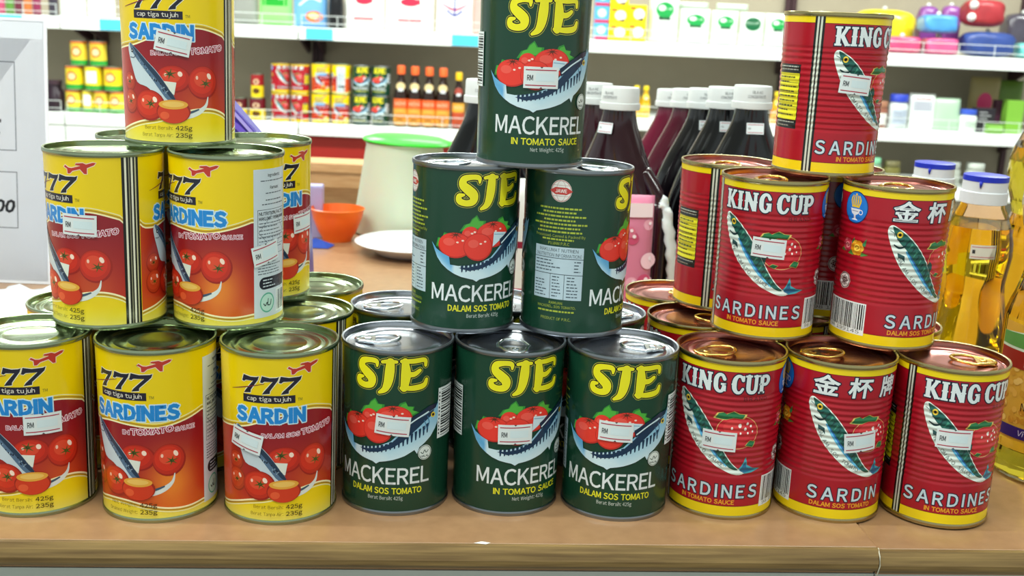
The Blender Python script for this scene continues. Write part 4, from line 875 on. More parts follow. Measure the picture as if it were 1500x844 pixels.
for i, (px, d, c, s, lb) in enumerate(((1097, 1.17, '#06070b', 1.03, 'nearest black cordial jug of the row behind the red cans, with a price sticker'), (1058, 1.24, '#06070b', 1.005, 'second black cordial jug of the row, just left of the nearest one'), (1028, 1.31, '#07060b', .98, 'third black cordial jug of the row, in the middle of the five'), (1003, 1.38, '#4a0820', .96, 'dark pink cordial jug, second from the far end of the row'), (980, 1.45, '#650a2c', .94, 'crimson cordial jug at the far left end of the row'))):
    putjug(jug('cordial_jug', lb, c, 1, group=None, sticker=i < 3), px, d, 3, s)
# ---- cooking oil bottles
CLEAR = mat('clear_plastic', '#fdfbf0', .03, trans=1, ior=1.15, spec=.6)
OIL = mat('cooking_oil', '#fce045', .03, trans=1, ior=1.3)
def oil_bottle(label, R, prof, cap=None, n=48, fill=.86, group=None):
    t = thing('oil_bottle', label, 'bottle', group=group)
    link('bottle', lathe('bottle', prof, CLEAR, n), t)
    zt = max(z for r, z in prof)*fill
    inner = [(0, .003)]+[(max(r-.0016, .002), max(z, .003)) for r, z in prof[1:] if .004 < z < zt]; inner += [(inner[-1][0], zt), (0, zt)]
    link('oil', lathe('oil', inner, OIL, n), t)
    if cap:
        z0, rc, hc = cap
        c = link('cap', lathe('cap', [(rc*.97, z0), (rc*1.06, z0+.0005), (rc*1.06, z0+hc*.42), (rc*1.0, z0+hc*.45), (rc, z0+hc*.82), (rc*.98, z0+hc*.825)], mat('milky_cap', '#d9dde2', .4), 40), t)
        b = link('cap_top', lathe('cap_top', [(rc*.985, z0+hc*.80), (rc*1.015, z0+hc*.80), (rc*1.01, z0+hc*.985), (rc*.95, z0+hc), (0, z0+hc)], mat('blue_cap', '#1a2fb8', .4), 40), c); b['label'] = 'dark blue top with a blue drip'
        d = link('blue_drip', tube('blue_drip', [(-rc*.55, -rc*.86, z0+hc*.82), (-rc*.56, -rc*.87, z0+hc*.7), (-rc*.56, -rc*.86, z0+hc*.6)], [.0016, .0012, .0006], mat('blue_cap', '#1a2fb8', .4), 6), c)
    return t
prof = [(0, .002), (.028, .0), (.034, .004), (.0355, .02), (.0345, .035), (.0355, .05), (.0345, .062), (.032, .078), (.0285, .095), (.0275, .105), (.029, .118), (.0305, .130), (.0295, .142), (.026, .155), (.0215, .166), (.0185, .172), (.018, .180)]
t = oil_bottle('cooking oil bottle with blue and white cap and price sticker, right of the red pyramid', .035, prof, (.174, .0185, .0245)); P = at(1439, 300, .965); t.location = (P.x, P.y, 0); t.rotation_euler = (0, 0, YAW); t.scale = (1, 1, 1.005)
A = Art(); A.rect(-11, 11, -6, 6, '#dbd9cc', 0); A.rect(-10, 10, 4, 4.6, '#c06a78', 1); A.rect(-10, 10, -4.6, -4, '#c06a78', 1); A.rect(-9.4, -7, -1.4, 1.8, '#30343a', 1)
ps = link('price_sticker', A.build('price_sticker', lambda u, v, l: ((.0302*math.sin(u/30), -.0302*math.cos(u/30)-l*.001, v*.001), (math.sin(u/30), -math.cos(u/30), 0)), PAPER, gu=3, eps=.1), t); ps.location = (-.006, -.0006, .136)
t = oil_bottle('second cooking oil bottle with blue cap, directly behind the second-tier red cans', .035, prof, (.174, .0185, .0245)); P = at(1362, 300, 1.075); t.location = (P.x, P.y, 0); t.rotation_euler = (0, 0, YAW); t.scale = (1, 1, .99)
# big faceted bottle at the right edge
def facet(name, prof, m, n=14):
    vs, fs, rings = [], [], []
    for k, (r, z) in enumerate(prof):
        off = (k % 2)*.5 if z > .135 else 0
        rings.append(len(vs)); vs += [(r*math.cos(2*PI*(i+off)/n), r*math.sin(2*PI*(i+off)/n), z) for i in range(n)]
    for k in range(len(prof)-1):
        a, b = rings[k], rings[k+1]; shift = (k % 2 == 1 and prof[k][1] > .135)
        for i in range(n):
            j = (i+1) % n
            if prof[k][1] <= .135: fs.append((a+i, a+j, b+j, b+i))
            elif k % 2 == 0: fs += [(a+i, a+j, b+i), (b+i, a+j, b+j)]
            else: fs += [(a+i, b+j, b+i), (a+i, a+j, b+j)]
    fs += [tuple(range(n-1, -1, -1)), tuple(range(rings[-1], rings[-1]+n))]
    return mesh(name, vs, fs, m)
PR = [(.040, 0), (.0445, .004), (.0455, .012), (.0435, .022), (.0455, .030), (.046, .118), (.044, .126), (.041, .134), (.038, .146), (.036, .158), (.039, .172), (.043, .186), (.0455, .200), (.045, .214), (.042, .228), (.036, .242), (.028, .256), (.020, .268), (.0165, .276), (.016, .290)]
t = thing('oil_bottle', 'large faceted cooking oil bottle with a corn-coloured label at the right edge', 'bottle', (.4685, .125, 0)); t.rotation_euler = (0, 0, R_(-14))
link('bottle', facet('bottle', PR, CLEAR, 20), t); link('oil', facet('oil', [(max(r-.002, .001), max(z, .003)) for r, z in PR if z < .262], OIL, 20), t)
link('cap', lathe('cap', [(.017, .284), (.0195, .2845), (.0195, .302), (.0185, .304), (0, .304)], mat('red_cap', '#b81f1a', .4), 32), t)
t2 = thing('oil_bottle', 'faceted clear cooking oil bottle behind the labelled one at the right edge', 'bottle'); P = at(1536, 300, 1.10); t2.location = (P.x, P.y, 0); t2.scale = (.93, .93, .93)
link('bottle', facet('bottle', PR, CLEAR, 20), t2); link('oil', facet('oil', [(max(r-.002, .001), max(z, .003)) for r, z in PR if z < .23], OIL, 20), t2); link('cap', lathe('cap', [(.017, .284), (.0195, .2845), (.0195, .302), (.0185, .304), (0, .304)], mat('red_cap', '#b81f1a', .4), 32), t2)
A = Art(); HW = 66
A.rect(-HW, HW, 31, 116, '#d8a63a', 0); q = random.Random(9)
for i in range(230):
    x, y = q.uniform(-HW+2, HW-2), q.uniform(44, 84); A.ell(x, y, q.uniform(2, 3), q.uniform(2, 2.8), q.choice(('#e2b04a', '#d19a34', '#c98a2a', '#ecc468')), 1+i % 4, 10)
A.rect(-HW, HW, 84, 97, '#9c2a1c', 6); A.text('DOCO', -24, 86.4, 8, '#e8b8a0', 7, wd=34, bold=.04)
A.poly([(-HW, 97), (HW, 97), (HW, 108), (0, 116), (-HW, 108)], '#cfe3c8', 6); A.poly([(-HW, 99), (-20, 99), (-40, 110), (-HW, 108)], '#5c9a4a', 7)
A.text('Minyak', -26, 54, 6, '#3a2410', 7, wd=26); A.text('果油', -22, 45, 5, '#3a2410', 7, wd=12); A.rect(-HW, HW, 33, 41.5, '#33206e', 6); A.text('Vitamin E', -26, 35.6, 4, '#d9d4ea', 7, wd=26, shear=.15)
link('label', A.build('label', lambda u, v, l: ((.001*(46.4+l)*math.sin(u/46), -.001*(46.4+l)*math.cos(u/46), v*.001), (math.sin(u/46), -math.cos(u/46), 0)), FILM, gu=3, eps=.08), t)
# translucent green lid and clear jars behind the red pyramid are on the third shelf below
# ------------------------------------------------------------------ shelving
SD = 4.25
def SP(s, d, z): P = CAM + NH*(SD+d) + SH*s; return Vector((P.x, P.y, z))
def s_at(px, py, d=0): P = at(px, py, SD+d); return (P-CAM).dot(SH), P.z
MW = mat('shelf_white', '#eef2ee', .4); BACK = mat('shelf_back_panel', '#a39884', .7, noise=.08, nscale=8); DARK = mat('upright_brown', '#3a2227', .5); REDP = mat('red_panel', '#9c1f16', .45, noise=.1, nscale=8); CY = mat('cyan_card', '#4fc6e6', .6); WIRE = mat('white_wire', '#d9dedb', .35)
BAYS = [(-2.616, -1.728), (-1.726, -.839), (-.837, .119), (.121, 1.076), (1.078, 2.03)]
BLAB = ('at the far left, mostly outside the picture', 'behind the yellow pyramid', 'holding the small cans and sauce bottles left of the green pyramid', 'behind the cordial jugs', 'at the right, holding wrapped goods and jars')
for k, (a, b) in enumerate(BAYS):
    c = (a+b)/2; A0, B0 = a-c, b-c
    t = thing('shelving_unit', 'white shop shelf unit '+BLAB[k], 'shelf', SP(c, 0, FLOOR), YAW); z0 = -FLOOR
    low = -.10 if k < 3 else -.026; levels = [.255, low]+([-.24] if k >= 3 else [-.50])+[-.72]
    for z in levels:
        link('shelf_board', box_me('shelf_board', A0+.001, B0-.001, .012, .42, z0+z-.022, z0+z, MW), t)
        tall = .046
        link('price_rail', box_me('price_rail', A0+.002, B0-.002, -.004, .011, z0+z-tall, z0+z-.001, MW, .002), t)
        tubes = [(A0+.01, B0-.01, -.002, .0005, z0+z+q_, z0+z+q_+.0026) for q_ in (.014, .042)]
        n = 7; tubes += [(A0+.01+i*(B0-A0-.022)/n, A0+.0122+i*(B0-A0-.022)/n, -.001, .0012, z0+z, z0+z+.043) for i in range(n+1)]
        link('wire_rail', boxes_me('wire_rail', tubes, WIRE), t)
        for x in (A0+.02, B0-.04):
            link('bracket', mesh('bracket', [(x, .41, z0+z-.022), (x, .12, z0+z-.022), (x, .41, z0+z-.11), (x+.012, .41, z0+z-.022), (x+.012, .12, z0+z-.022), (x+.012, .41, z0+z-.11)], [(0, 1, 2), (5, 4, 3), (0, 3, 4, 1), (1, 4, 5, 2), (2, 5, 3, 0)], DARK), t)
    link('back_panel', box_me('back_panel', A0+.001, B0-.001, .425, .44, 0, z0+1.25, BACK), t)
    for x in (A0+.001, B0-.021): link('upright', box_me('upright', x, x+.02, .405, .4245, 0, z0+1.25, DARK), t)
    if k in (1, 2):
        x0 = A0+.002 if k == 2 else (-1.02-c); link('red_fascia', box_me('red_fascia', x0, B0-.002, .02, .03, z0-.235, z0+low-.024, REDP), t)
    if k in (0, 1): link('white_fascia', box_me('white_fascia', A0+.002, (B0-.002 if k == 0 else -1.021-c), .0, .012, z0-.24, z0+low-.047, MW), t)
    for px in {0: (16,), 1: (160,), 2: (450, 478, 684), 3: (), 4: ()}[k]:
        pass
for px, k, w_ in ((18, 0, .085), (165, 1, .09), (468, 2, .10), (682, 2, .10)):
    s, z = s_at(px, 50); P = SP(s, -.0075, .212)
    o = link('price_card', box_me('price_card', -w_/2, w_/2, 0, .002, 0, .040, CY, .0004), None, P, (0, 0, YAW)); tag(o, {18: 'cyan price card on the shelf edge at the far left', 165: 'cyan price card on the shelf edge left of the top yellow can', 468: 'cyan price card on the upper shelf edge above the small cans', 682: 'cyan price card on the upper shelf edge left of the top green can'}[px], 'price card')
# goods: placed along the shelves
def put(t, px, zlev, d=.03, rz=0, rx=0):
    s, _ = s_at(px, 100, d); t.location = SP(s, d, zlev+.0006); t.rotation_euler = (R_(rx), 0, YAW+R_(rz)); return t
PXM = 1631.6/(SD+.03)/1000     # pixels per mm on the shelf front
U, L, LR, L3 = .255, -.10, -.026, -.24
def mm(px): return px/PXM
# real cans again, small in the picture
def shelf_can(brand, px, z, uf, label, group, d=.045):
    t = copy_tree(PROTO[brand])
    for ch in list(t.children):
        if ch.name.startswith('price_sticker'): bpy.data.objects.remove(ch)
    t.name = {'777': 'sardine_can', 'SJE': 'mackerel_can', 'KING': 'ribbed_sardine_can'}[brand]
    P0 = SP(s_at(px, 100, d)[0], d, 0); t.location = (P0.x, P0.y, z+.0005); t.rotation_euler = (0, 0, math.atan2(CAM.y-P0.y, CAM.x-P0.x)-uf/(BR[brand]['R']*1000))
    return tag(t, label, 'can', group)
row = [(K, 411, 96, 'left red'), (K, 440, 130, 'right red'), (Y, 470.5, 0, 'left yellow'), (Y, 500, 165, 'right yellow'), (G, 529.5, -6, 'left green'), (G, 558.5, 6, 'right green')]
for lv in (0, 1):
    for b, px, uf, nm in row:
        if lv == 0 and nm == 'right yellow': uf = 0
        shelf_can(b, px, L+lv*(BR[b]['h']+.0002), uf+(8 if lv == 0 else 0), '%s can on the far shelf left of the sauce bottles, %s layer' % (nm, ('lower', 'upper')[lv]), 'cans stacked two high on the far shelf')
# generic tins
def tin(label, w_, h_, base, art, group=None, name='food_tin', cat='can'):
    t = thing(name, label, cat, group=group); R = w_/2
    link('body', lathe('body', [((R-.5)*.001, .001), ((R-.5)*.001, (h_-1)*.001)], mat('tin_'+base, base, .3, coat=.3), 32), t)
    for z in (0, h_-2.5): link('rim', lathe('rim', [((R-3)*.001, (z+.3)*.001), (R*.001, z*.001), (R*.001, (z+2.5)*.001), ((R-3)*.001, (z+2.3)*.001)], STEEL, 32, closed=True), t)
    link('lid', lathe('lid', [((R-2)*.001, (h_-1.6)*.001), (0, (h_-1.6)*.001)][::1], STEEL, 32), t)
    A = Art(); art(A, R*PI, h_)
    link('print', A.build('print', lambda u, v, l: ((.001*(R-.45+l)*math.sin(u/R), -.001*(R-.45+l)*math.cos(u/R), v*.001), (math.sin(u/R), -math.cos(u/R), 0)), PRINT, gu=R/6, eps=.12), t)
    return t
def a_yg(A, w_, h_):
    A.rect(-w_*.6, w_*.6, 3, h_*.22, '#2f9a3a', 1); A.rect(-w_*.6, w_*.6, h_*.88, h_-3, '#d06a28', 1); A.ell(0, h_*.55, w_*.2, h_*.2, '#d8703a', 1); A.ell(0, h_*.55, w_*.13, h_*.13, '#f3e0a0', 2); A.text('SUSU', 0, h_*.74, h_*.08, '#b02a20', 2)
def a_wg(A, w_, h_): A.rect(-w_*.6, w_*.6, 3, h_*.2, '#2f9a3a', 1); A.rect(-w_*.2, w_*.2, h_*.3, h_*.8, '#f4f6ec', 2); A.rect(-w_*.5, -w_*.2, h_*.3, h_*.9, '#e2cf40', 1)
def a_ry(A, w_, h_): A.rect(-w_*.6, w_*.6, 3, h_*.52, '#e8cc1c', 1); A.ell(0, h_*.3, w_*.18, h_*.12, '#5a3a10', 2); A.ell(0, h_*.68, w_*.14, h_*.11, '#e8c8a0', 2); A.ell(0, h_*.68, w_*.08, h_*.06, '#6a1a18', 3)
nth = ('first', 'second', 'third', 'fourth', 'fifth')
def tins_at(rows, lab, art, base, group, cat='can'):
    pass
h1 = 84
for i, px in enumerate((106, 128, 147, 170)): put(tin('yellow and green milk tin, far left shelf, bottom row, %s from left' % nth[i], 60 if i != 1 else 48, h1, '#e6d03a', a_wg if i == 1 else a_yg, 'milk tins on the far left shelf'), px, L, .05)
for i, px in enumerate((109, 137, 165)): put(tin('yellow and green milk tin, far left shelf, middle row, %s from left' % nth[i], 68, 90, '#ecd21c', a_wg if i == 1 else a_yg, 'milk tins on the far left shelf'), px, L+.0848, .05)
for i, px in enumerate((117, 145)): put(tin('milk tin on top of the pile at the far left shelf, %s one' % ('left', 'right')[i], 64, 92, '#e0c43a', a_yg, 'milk tins on the far left shelf'), px, L+.1756, .05)
put(tin('dark maroon and yellow tin standing beneath a smaller one, behind the purple pouch', 62, 82, '#6a1420', a_ry), 377, L, .05)
put(tin('dark maroon tin at the left end of the small cans', 56, 80, '#5a1018', a_ry), 351, L, .05)
put(tin('small red and yellow tin standing on a maroon tin, left of the red cans', 50, 90, '#9a1c20', a_ry), 369, L+.0828, .05) if False else put(tin('small red and yellow tin standing on the maroon tin, left of the red cans', 50, 90, '#9a1c20', a_ry), 377, L+.0826, .05)
t = thing('dark_jar', 'dark dented jar on the far left shelf beside the milk tins', 'jar'); link('body', lathe('body', [(0, 0), (.034, 0), (.036, .01), (.036, .07), (.026, .085), (.026, .1)], mat('dark_jar', '#2a1c26', .3), 24), t); link('lid', lathe('lid', [(.029, .1), (.029, .115), (0, .116)], mat('dark_lid', '#3d2a33', .4), 24), t); put(t, 78, L, .05)
# sauce bottles
def sauce(label, capc, neck, labc1, labc2, h_=.222, w_=.056, group=None, body='#241008'):
    t = thing('sauce_bottle', label, 'bottle', group=group); r = w_/2; m = mat('sauce_'+body, body, .15, coat=.5)
    link('bottle', lathe('bottle', [(0, .001), (r*.95, 0), (r, .004), (r, h_*.5), (r*.93, h_*.58), (r*.7, h_*.7), (r*.45, h_*.8), (r*.4, h_*.9)], m, 32), t)
    link('cap', lathe('cap', [(r*.42, h_*.86), (r*.56, h_*.862), (r*.56, h_*.985), (r*.5, h_), (0, h_)], mat('cap_'+capc, capc, .4), 24), t)
    def wr(R, nm, A): link(nm, A.build(nm, lambda u, v, l: ((.001*(R(v)+.4+l)*math.sin(u/R(v)), -.001*(R(v)+.4+l)*math.cos(u/R(v)), v*.001), (math.sin(u/R(v)), -math.cos(u/R(v)), 0)), PAPER, gu=4, gv=6, eps=.15), t)
    H = h_*1000; rr = r*1000
    A = Art(); q = rr*PI*.62; A.rect(-q, q, H*.03, H*.46, labc2, 0); A.rect(-q, q, H*.30, H*.46, labc1, 1); A.text('SOS', 0, H*.36, H*.05, '#f6d6b8', 2, wd=q*.9); A.ell(0, H*.17, q*.45, H*.07, mix(labc2, '#a8481a', .35), 1); wr(lambda v: rr, 'label', A)
    A = Art(); A.ell(0, H*.665, rr*.75, H*.062, neck, 0, 20); A.rect(-rr*.3, rr*.4, H*.585, H*.63, '#dfe3e6', 1); wr(lambda v: rr*(.93-(v/H-.58)*1.9), 'neck_label', A)
    return t
for i, px in enumerate((588, 608.5, 629.5, 650)): put(sauce('orange-capped soy sauce bottle on the far shelf, %s from the left' % nth[i], '#f0652c', '#e9cf98', '#e8622a', '#e0a03c', .228-.001*i, .0535, 'orange-capped sauce bottles'), px, L, .035)
put(sauce('slimmer sauce bottle with a yellow cap, right of the orange-capped ones', '#e6b818', '#a8483a', '#e0a030', '#b8482a', .212, .046), 673, L, .035)
# yellow sauce bottles right of the jug, brown jars
def a_plain(A, w_, h_): A.rect(-w_*.5, w_*.5, h_*.15, h_*.6, '#f0d87a', 1); A.ell(0, h_*.35, w_*.15, h_*.12, '#c8602a', 2)
for i, px in enumerate((935, 949)): put(sauce('small yellow condiment bottle behind the red cordial jug, %s one' % ('left', 'right')[i], '#e8c81c', '#f0dc60', '#e8b820', '#f0d460', .118, .036, 'yellow condiment bottles', '#c9a018'), px, LR+.0, .04)
put(sauce('small yellow condiment bottle beside the top red can, behind the jugs', '#e8c81c', '#f0dc60', '#e8902a', '#f0b460', .118, .040, None, '#c9a018'), 1143, LR, .04)
t = tin('jar with a red and cream lid behind the jug row', 100, 118, '#b8241c', a_plain, None, 'food_jar', 'jar'); put(t, 1089, LR, .06)
# bags on the upper shelf
def bag_white_red(A, w_, h_):
    A.ell(0, h_*.62, w_*.2, h_*.09, '#c22a48', 1); A.poly([(-w_*.18, h_*.6), (w_*.2, h_*.7), (w_*.22, h_*.58), (-w_*.1, h_*.54)], '#c22a48', 1); A.rect(-w_*.25, w_*.25, h_*.2, h_*.27, '#b8304a', 1); A.text('TEPUNG', 0, h_*.34, h_*.05, '#b8304a', 1, wd=w_*.4)
def bag_anchor(A, w_, h_):
    A.stroke([(-w_*.34, h_*.62, 5), (0, h_*.5, 9), (w_*.34, h_*.62, 5)], '#c23a5a', 1); A.stroke([(-w_*.2, h_*.48), (0, h_*.38), (w_*.2, h_*.48)], '#2a2f8a', 2, wd=7); A.stroke([(0, h_*.38), (0, h_*.85)], '#2a2f8a', 2, wd=6); lines(A, -w_*.3, w_*.3, h_*.1, h_*.28, 4, '#b8b8c4', 1, 1.5)
def bag_green(A, w_, h_):
    A.ell(0, h_*.68, w_*.3, h_*.17, '#1f9a4a', 1, 24); A.ell(-w_*.1, h_*.72, w_*.12, h_*.06, '#e9f6ea', 2, 16); A.rect(-w_*.2, w_*.2, h_*.47, h_*.54, '#2c3f38', 1); lines(A, -w_*.25, w_*.25, h_*.16, h_*.4, 3, '#a8c4b0', 1, 2)
def bag_darkgreen(A, w_, h_): A.ell(0, h_*.66, w_*.33, h_*.2, '#17603a', 1, 24); A.text('BIHUN', 0, h_*.64, h_*.06, '#9cc4a8', 2, wd=w_*.4); lines(A, -w_*.25, w_*.25, h_*.16, h_*.4, 3, '#a8c4b0', 1, 2)
def bag_blue(A, w_, h_): A.ell(w_*.12, h_*.24, w_*.26, h_*.13, '#c87038', 1, 20); A.ell(w_*.1, h_*.26, w_*.14, h_*.07, '#efcf8a', 2, 16); A.stroke([(-w_*.3, h_*.5), (0, h_*.66), (w_*.3, h_*.6)], '#e4eef6', 1, wd=7)
def bag_leaf(A, w_, h_): A.rect(-w_*.38, w_*.38, h_*.45, h_*.95, '#1f9a2e', 1); A.rect(w_*.1, w_*.24, h_*.6, h_*.68, '#dff0dc', 2)
B_ = lambda nm, lab, px0, px1, top, col, art, grp=None, th=45, z=U, d=.04, cat='bag', rz=0, rx=0, seed=0: put(pouch(nm, lab, cat, mm(px1-px0), top, th, col, art, grp, seed=seed), (px0+px1)/2, z, d+th*.0005, rz, rx)
B_('food_bag', 'clear grey bag of dry goods just right of the top yellow can', 340, 379, 150, '#8f918a', None)
B_('snack_bag', 'bright green bag on the upper shelf between the grey and the blue bags', 381, 428, 160, '#8fd07a', bag_leaf)
B_('snack_bag', 'light blue bag with a brown bun picture on the upper shelf', 431, 480, 160, '#6fa8dc', bag_blue)
B_('flour_bag', 'first white flour bag with a red emblem, right of the black bottle', 504, 562, 170, '#f0f0ea', bag_white_red, 'white flour bags with red emblem')
B_('flour_bag', 'second white flour bag with a red emblem, left of the anchor bag', 565, 633, 170, '#f2f2ee', bag_white_red, 'white flour bags with red emblem', rz=4)
B_('flour_bag', 'white bag with a blue anchor and red arc on the upper shelf', 638, 690, 170, '#ececf0', bag_anchor)
B_('snack_bag', 'red and white packet at the left edge of the top green can', 692, 722, 160, '#d8a8a0', None)
t = thing('dark_bottle', 'black bottle on the upper shelf between the blue bag and the flour bags', 'bottle'); link('bottle', lathe('bottle', [(0, 0), (.027, 0), (.029, .005), (.028, .09), (.022, .13), (.012, .16), (.012, .19)], mat('black_bottle', '#17171a', .2), 24), t); link('cap', lathe('cap', [(.014, .185), (.014, .2), (0, .2)], mat('dark_lid', '#3d2a33', .4), 20), t); put(t, 492, U, .05)
# pale bags at far left
for i, (a, b, c) in enumerate(((92, 130, '#e6ece4'), (132, 172, '#dde6dc'))): B_('food_bag', 'pale bag on the upper shelf left of the top yellow can, %s one' % ('left', 'right')[i], a, b, 130, c, None, 'pale bags at the far left', 40)
B_('food_bag', 'narrow dark packet at the edge of the far left upper shelf', 76, 90, 110, '#3a3440', None, None, 25)
for i, (c, n_) in enumerate((('#b8486a', 'pink'), ('#5a8a3a', 'green'), ('#6a2a3a', 'maroon'), ('#c8703a', 'orange'), ('#8a2f50', 'plum'))): B_('snack_packet', '%s snack packet in the row at the far left upper corner' % n_, 1+13*i, 13+13*i, 95, c, None, 'snack packets in the far left corner', 22, cat='packet')
# small boxes right of the top green can
def carton(label, w_, h_, d_, col, art, name='carton', cat='box', group=None):
    t = thing(name, label, cat, group=group); link('box', box_me('box', -w_/2000, w_/2000, 0, d_/1000, 0, h_/1000, mat('card_'+col, col, .5, noise=.05, nscale=20), .0008, 1), t)
    if art: A = Art(); art(A, w_, h_); link('print', A.build('print', flat_map(-.0003), PAPER, gu=0, eps=.3), t)
    return t
def a_pb(A, w_, h_): A.rect(-w_*.5, w_*.5, h_*.02, h_*.2, '#c8305a', 1); A.ell(0, h_*.6, w_*.3, h_*.25, '#d9ecf6', 1)
def a_fish(A, w_, h_): A.ell(w_*.1, h_*.5, w_*.3, h_*.3, '#f4efe2', 1, 20); A.poly([(-w_*.1, h_*.2), (w_*.3, h_*.12), (w_*.35, h_*.3)], '#4a3a2a', 2); A.rect(-w_*.4, -w_*.1, h_*.75, h_*.88, '#b8581c', 1)
for i in range(3): put(carton('light blue and pink box right of the top green can, %s of its stack' % ('bottom', 'middle', 'top')[i], mm(20), 61, 60, '#58a8d8', a_pb, group='blue and pink boxes'), 877, U+.0615*i)
for i in range(3): put(carton('yellow box with a white oval, left column, %s of its stack' % ('bottom', 'middle', 'top')[i], mm(26), 61, 60, '#f0d400', a_fish, group='yellow boxes'), 901.5, U+.0615*i)
for i in range(2): put(carton('yellow box with a white oval, right column, %s one' % ('bottom', 'upper')[i], mm(26), 66, 60, '#eed800', a_fish, group='yellow boxes'), 928.5, U+.0665*i)
for i, (a, b, h_, art) in enumerate(((946, 988, 175, bag_green), (991, 1034, 128, bag_green), (1037, 1075, 126, bag_green), (1078, 1113, 124, bag_darkgreen), (1115, 1150, 124, bag_green))):
    B_('noodle_bag', ('tall white bag with a green round badge beside the yellow boxes', 'white bag with a green badge, second in the row above the jugs', 'white bag with a green badge, third in the row above the jugs', 'white bag with a darker green round badge', 'white bag with a green badge, last before the top red can')[i], a, b, h_, '#dcebdc', art, 'white bags with green badges', 50, seed=i)
for i, (px, w2) in enumerate(((1013, 170), (1060, 175))): t = pouch('noodle_bag', 'pale bag lying flat on top of the green-badged bags, %s one' % ('left', 'right')[i], 'bag', w2, 60, 36, '#cfe0cc', None, 'bags lying on the row'); put(t, px-5+i*10, U+.128+i*0, .10, 0, 0); t.scale = (.68, 1, .42)
# right upper shelf: wrapped coloured bundles
def bundle(name, lab, cat, px0, px1, y_h, zoff, col, rnd_=.5, d=.08, rough=.3, art=None, group=None, seed=1):
    w_ = mm(px1-px0); t = thing(name, lab, cat, group=group); q = random.Random(seed); n, m_ = 24, 14; vs, fs = [], []
    for j in range(m_+1):
        f = -PI/2+PI*j/m_
        for i in range(n):
            a = 2*PI*i/n; e = lambda x: math.copysign(abs(x)**rnd_, x); k = 1+.05*math.sin(5*a+j)+q.uniform(-.03, .03)
            vs.append((w_/2*e(math.cos(f))*e(math.cos(a))*k*.001, .001*min(w_, 110)/2*e(math.cos(f))*e(math.sin(a))*k, (y_h/2+y_h/2*e(math.sin(f)))*.001))
    for j in range(m_):
        for i in range(n): k = (i+1) % n; fs.append((j*n+i, j*n+k, (j+1)*n+k, (j+1)*n+i))
    link('bundle', mesh('bundle', vs, fs, mat('wrap_'+col, col, rough, noise=.25, nscale=18, bump=.3, bscale=30, spec=.7, coat=.4), True), t)
    tie = lathe('tie', [(.006, y_h*.001-.004), (.010, y_h*.001+.004), (.004, y_h*.001+.012), (0, y_h*.001+.012)], mat('clear_tie', '#d8dcd8', .3), 12); link('tie', tie, t)
    put(t, (px0+px1)/2, U+zoff, d+.075); return t
BU = bundle
BU('wrapped_bundle', 'white and green wrapped bundle directly above the top red can', 'bundle', 1152, 1236, 130, 0, '#cfd8c8', .5, .13, seed=2)
BU('wrapped_bundle', 'large bright yellow plastic bundle right behind the top red can', 'bundle', 1240, 1332, 160, 0, '#ecd81c', .6, .13, seed=3)
BU('wrapped_bundle', 'left pink wrapped pack at the front of the upper right shelf', 'bundle', 1292, 1340, 62, 0, '#d84a78', .4, .0, seed=4)
BU('wrapped_bundle', 'right pink wrapped pack at the front of the upper right shelf', 'bundle', 1347, 1394, 62, 0, '#dc5a8c', .4, .0, seed=5)
BU('wrapped_bundle', 'light blue shiny wrapped pack on top of the pink packs', 'bundle', 1340, 1390, 68, .078, '#4f9ee0', .45, .0, seed=6)
BU('wrapped_bundle', 'left purple shiny bundle behind the light blue pack', 'bundle', 1335, 1363, 180, 0, '#8a3f9a', .5, .15, seed=7)
BU('wrapped_bundle', 'right purple shiny bundle behind the light blue pack', 'bundle', 1368, 1396, 185, 0, '#94489c', .5, .15, seed=8)
BU('cloth_bundle', 'dark blue cloth bundle below the red one on the upper right shelf', 'bundle', 1401, 1478, 92, 0, '#1f3f8a', .6, .0, .7, seed=9)
t = BU('cloth_bundle', 'red cloth bundle with white bobbles on the blue one', 'bundle', 1399, 1457, 100, .108, '#a81f2a', .6, .0, .7, seed=10)
for i, (x, z) in enumerate(((-.052, .078), (-.056, .034))): b = link('bobble', lathe('bobble', [(0, -.016)]+[(.016*math.cos(a), .016*math.sin(a)) for a in [(-75+15*k)*PI/180 for k in range(11)]]+[(0, .016)], mat('white_bobble', '#e6e2de', .8, bump=.3), 16), t, (x, -.045, z)); b['label'] = 'white bobble'
BU('wrapped_bundle', 'dark grey shiny bundle at the upper right corner', 'bundle', 1460, 1516, 170, 0, '#4a4450', .5, .20, .2, seed=11)
BU('wrapped_bundle', 'small teal wrapped pack at the right edge of the upper shelf', 'bundle', 1484, 1530, 58, 0, '#6fd0c8', .5, .0, seed=12)
# right lower shelf
def jar(lab, w_, h_, body, capc, px, z=LR, d=.06, rough=.3, trans=0, cat='jar', group=None, lab_c=None):
    t = thing('jar', lab, cat, group=group); r = w_/2000; H = h_/1000
    link('body', lathe('body', [(0, 0), (r*.92, 0), (r, .004), (r, H*.68), (r*.8, H*.76), (r*.78, H*.8)], mat('jar_'+body+str(trans), body, rough, trans=trans, ior=1.2), 28), t)
    link('lid', lathe('lid', [(r*.8, H*.78), (r*.92, H*.782), (r*.92, H*.98), (r*.86, H), (0, H)], mat('cap_'+capc, capc, .4), 28), t)
    if lab_c: A = Art(); A.rect(-w_*.4, w_*.4, h_*.15, h_*.55, lab_c, 0); lines(A, -w_*.3, w_*.3, h_*.2, h_*.5, 3, '#5a5a60', 1, 2); link('label', A.build('label', lambda u, v, l: ((.001*(w_/2+.3+l)*math.sin(u*2/w_), -.001*(w_/2+.3+l)*math.cos(u*2/w_), v*.001), (math.sin(u*2/w_), -math.cos(u*2/w_), 0)), PAPER, gu=5, eps=.2), t)
    return put(t, px, z, d)
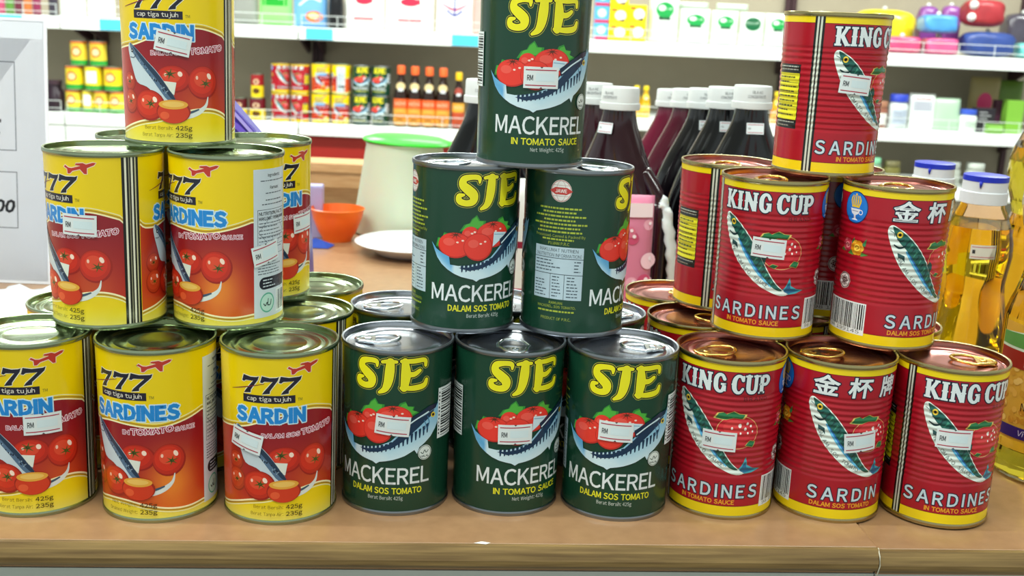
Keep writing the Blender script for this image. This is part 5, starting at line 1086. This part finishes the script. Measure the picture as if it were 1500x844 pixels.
jar('brown jar beside the top red can on the lower right shelf', 44, 100, '#8a5a4a', '#9a6a50', 1299, lab_c='#dcdcd4')
jar('white jar with a blue cap on the lower right shelf, left of the white packet', 72, 128, '#c9cfcf', '#2a3fb0', 1323, lab_c='#aab4c4')
def a_pk(A, w_, h_): A.rect(-w_*.36, w_*.36, h_*.5, h_*.78, '#a8aab4', 1); A.rect(-w_*.3, w_*.3, h_*.82, h_*.87, '#9a5a6a', 1)
B_('food_bag', 'white packet with a grey window leaning on the lower right shelf', 1340, 1378, 135, '#e6ebe6', a_pk, None, 30, LR, rx=-6)
B_('food_bag', 'pale green packet beside the white one on the lower right shelf', 1376, 1416, 124, '#a8c4a8', None, None, 30, LR, rx=-8)
jar('white jar with a bright blue lid on the lower right shelf', 66, 82, '#dfe6e0', '#3a58c0', 1428, lab_c='#c8d8c8')
def a_bk(A, w_, h_): lines(A, -w_*.36, w_*.36, h_*.5, h_*.9, 3, '#c9c9cc', 1, 3)
put(carton('black box with pale lettering on the lower right shelf', mm(27), 90, 50, '#231e26', a_bk), 1454, LR, .04)
put(carton('short lime green box in front of the purple box at the right', mm(22), 34, 30, '#8fc85a', None), 1471, LR, .004)
put(carton('plum purple box near the right edge of the lower shelf', mm(20), 120, 40, '#4a1f3a', None), 1478, LR, .10)
put(carton('tall lime green box at the right edge of the lower shelf', mm(24), 124, 50, '#7ab03a', None), 1497, LR, .045)
def a_yp(A, w_, h_): A.ell(0, h_*.5, w_*.25, h_*.2, '#c8386a', 1)
t = pouch('snack_bag', 'olive snack bag with a pink spot at the back of the lower right shelf', 'bag', 120, 200, 30, '#9a8a5a', a_yp); put(t, 1447, LR, .26)
t = pouch('snack_bag', 'dark green snack bag at the back of the lower right shelf', 'bag', 115, 190, 30, '#5a7a28', None); put(t, 1482, LR, .30)
# third shelf right
for i, (px, w_, h_) in enumerate(((1412, 76, 95), (1449, 74, 95))): jar('clear plastic jar with a pale lid on the third shelf, %s one' % ('left', 'right')[i], w_, h_, '#cfd4c8', '#b8bdb4', px, L3, .05, .15, .4, group='clear jars on the third shelf')
jar('pale jar with a green lid on the third shelf right of the red pyramid', 70, 100, '#a8c4a8', '#7fc49a', 1294, L3, .05, .2, .3)
jar('olive jar with a dull lid on the third shelf beside the oil bottles', 66, 90, '#6f6a3a', '#6a6440', 1324, L3, .05)
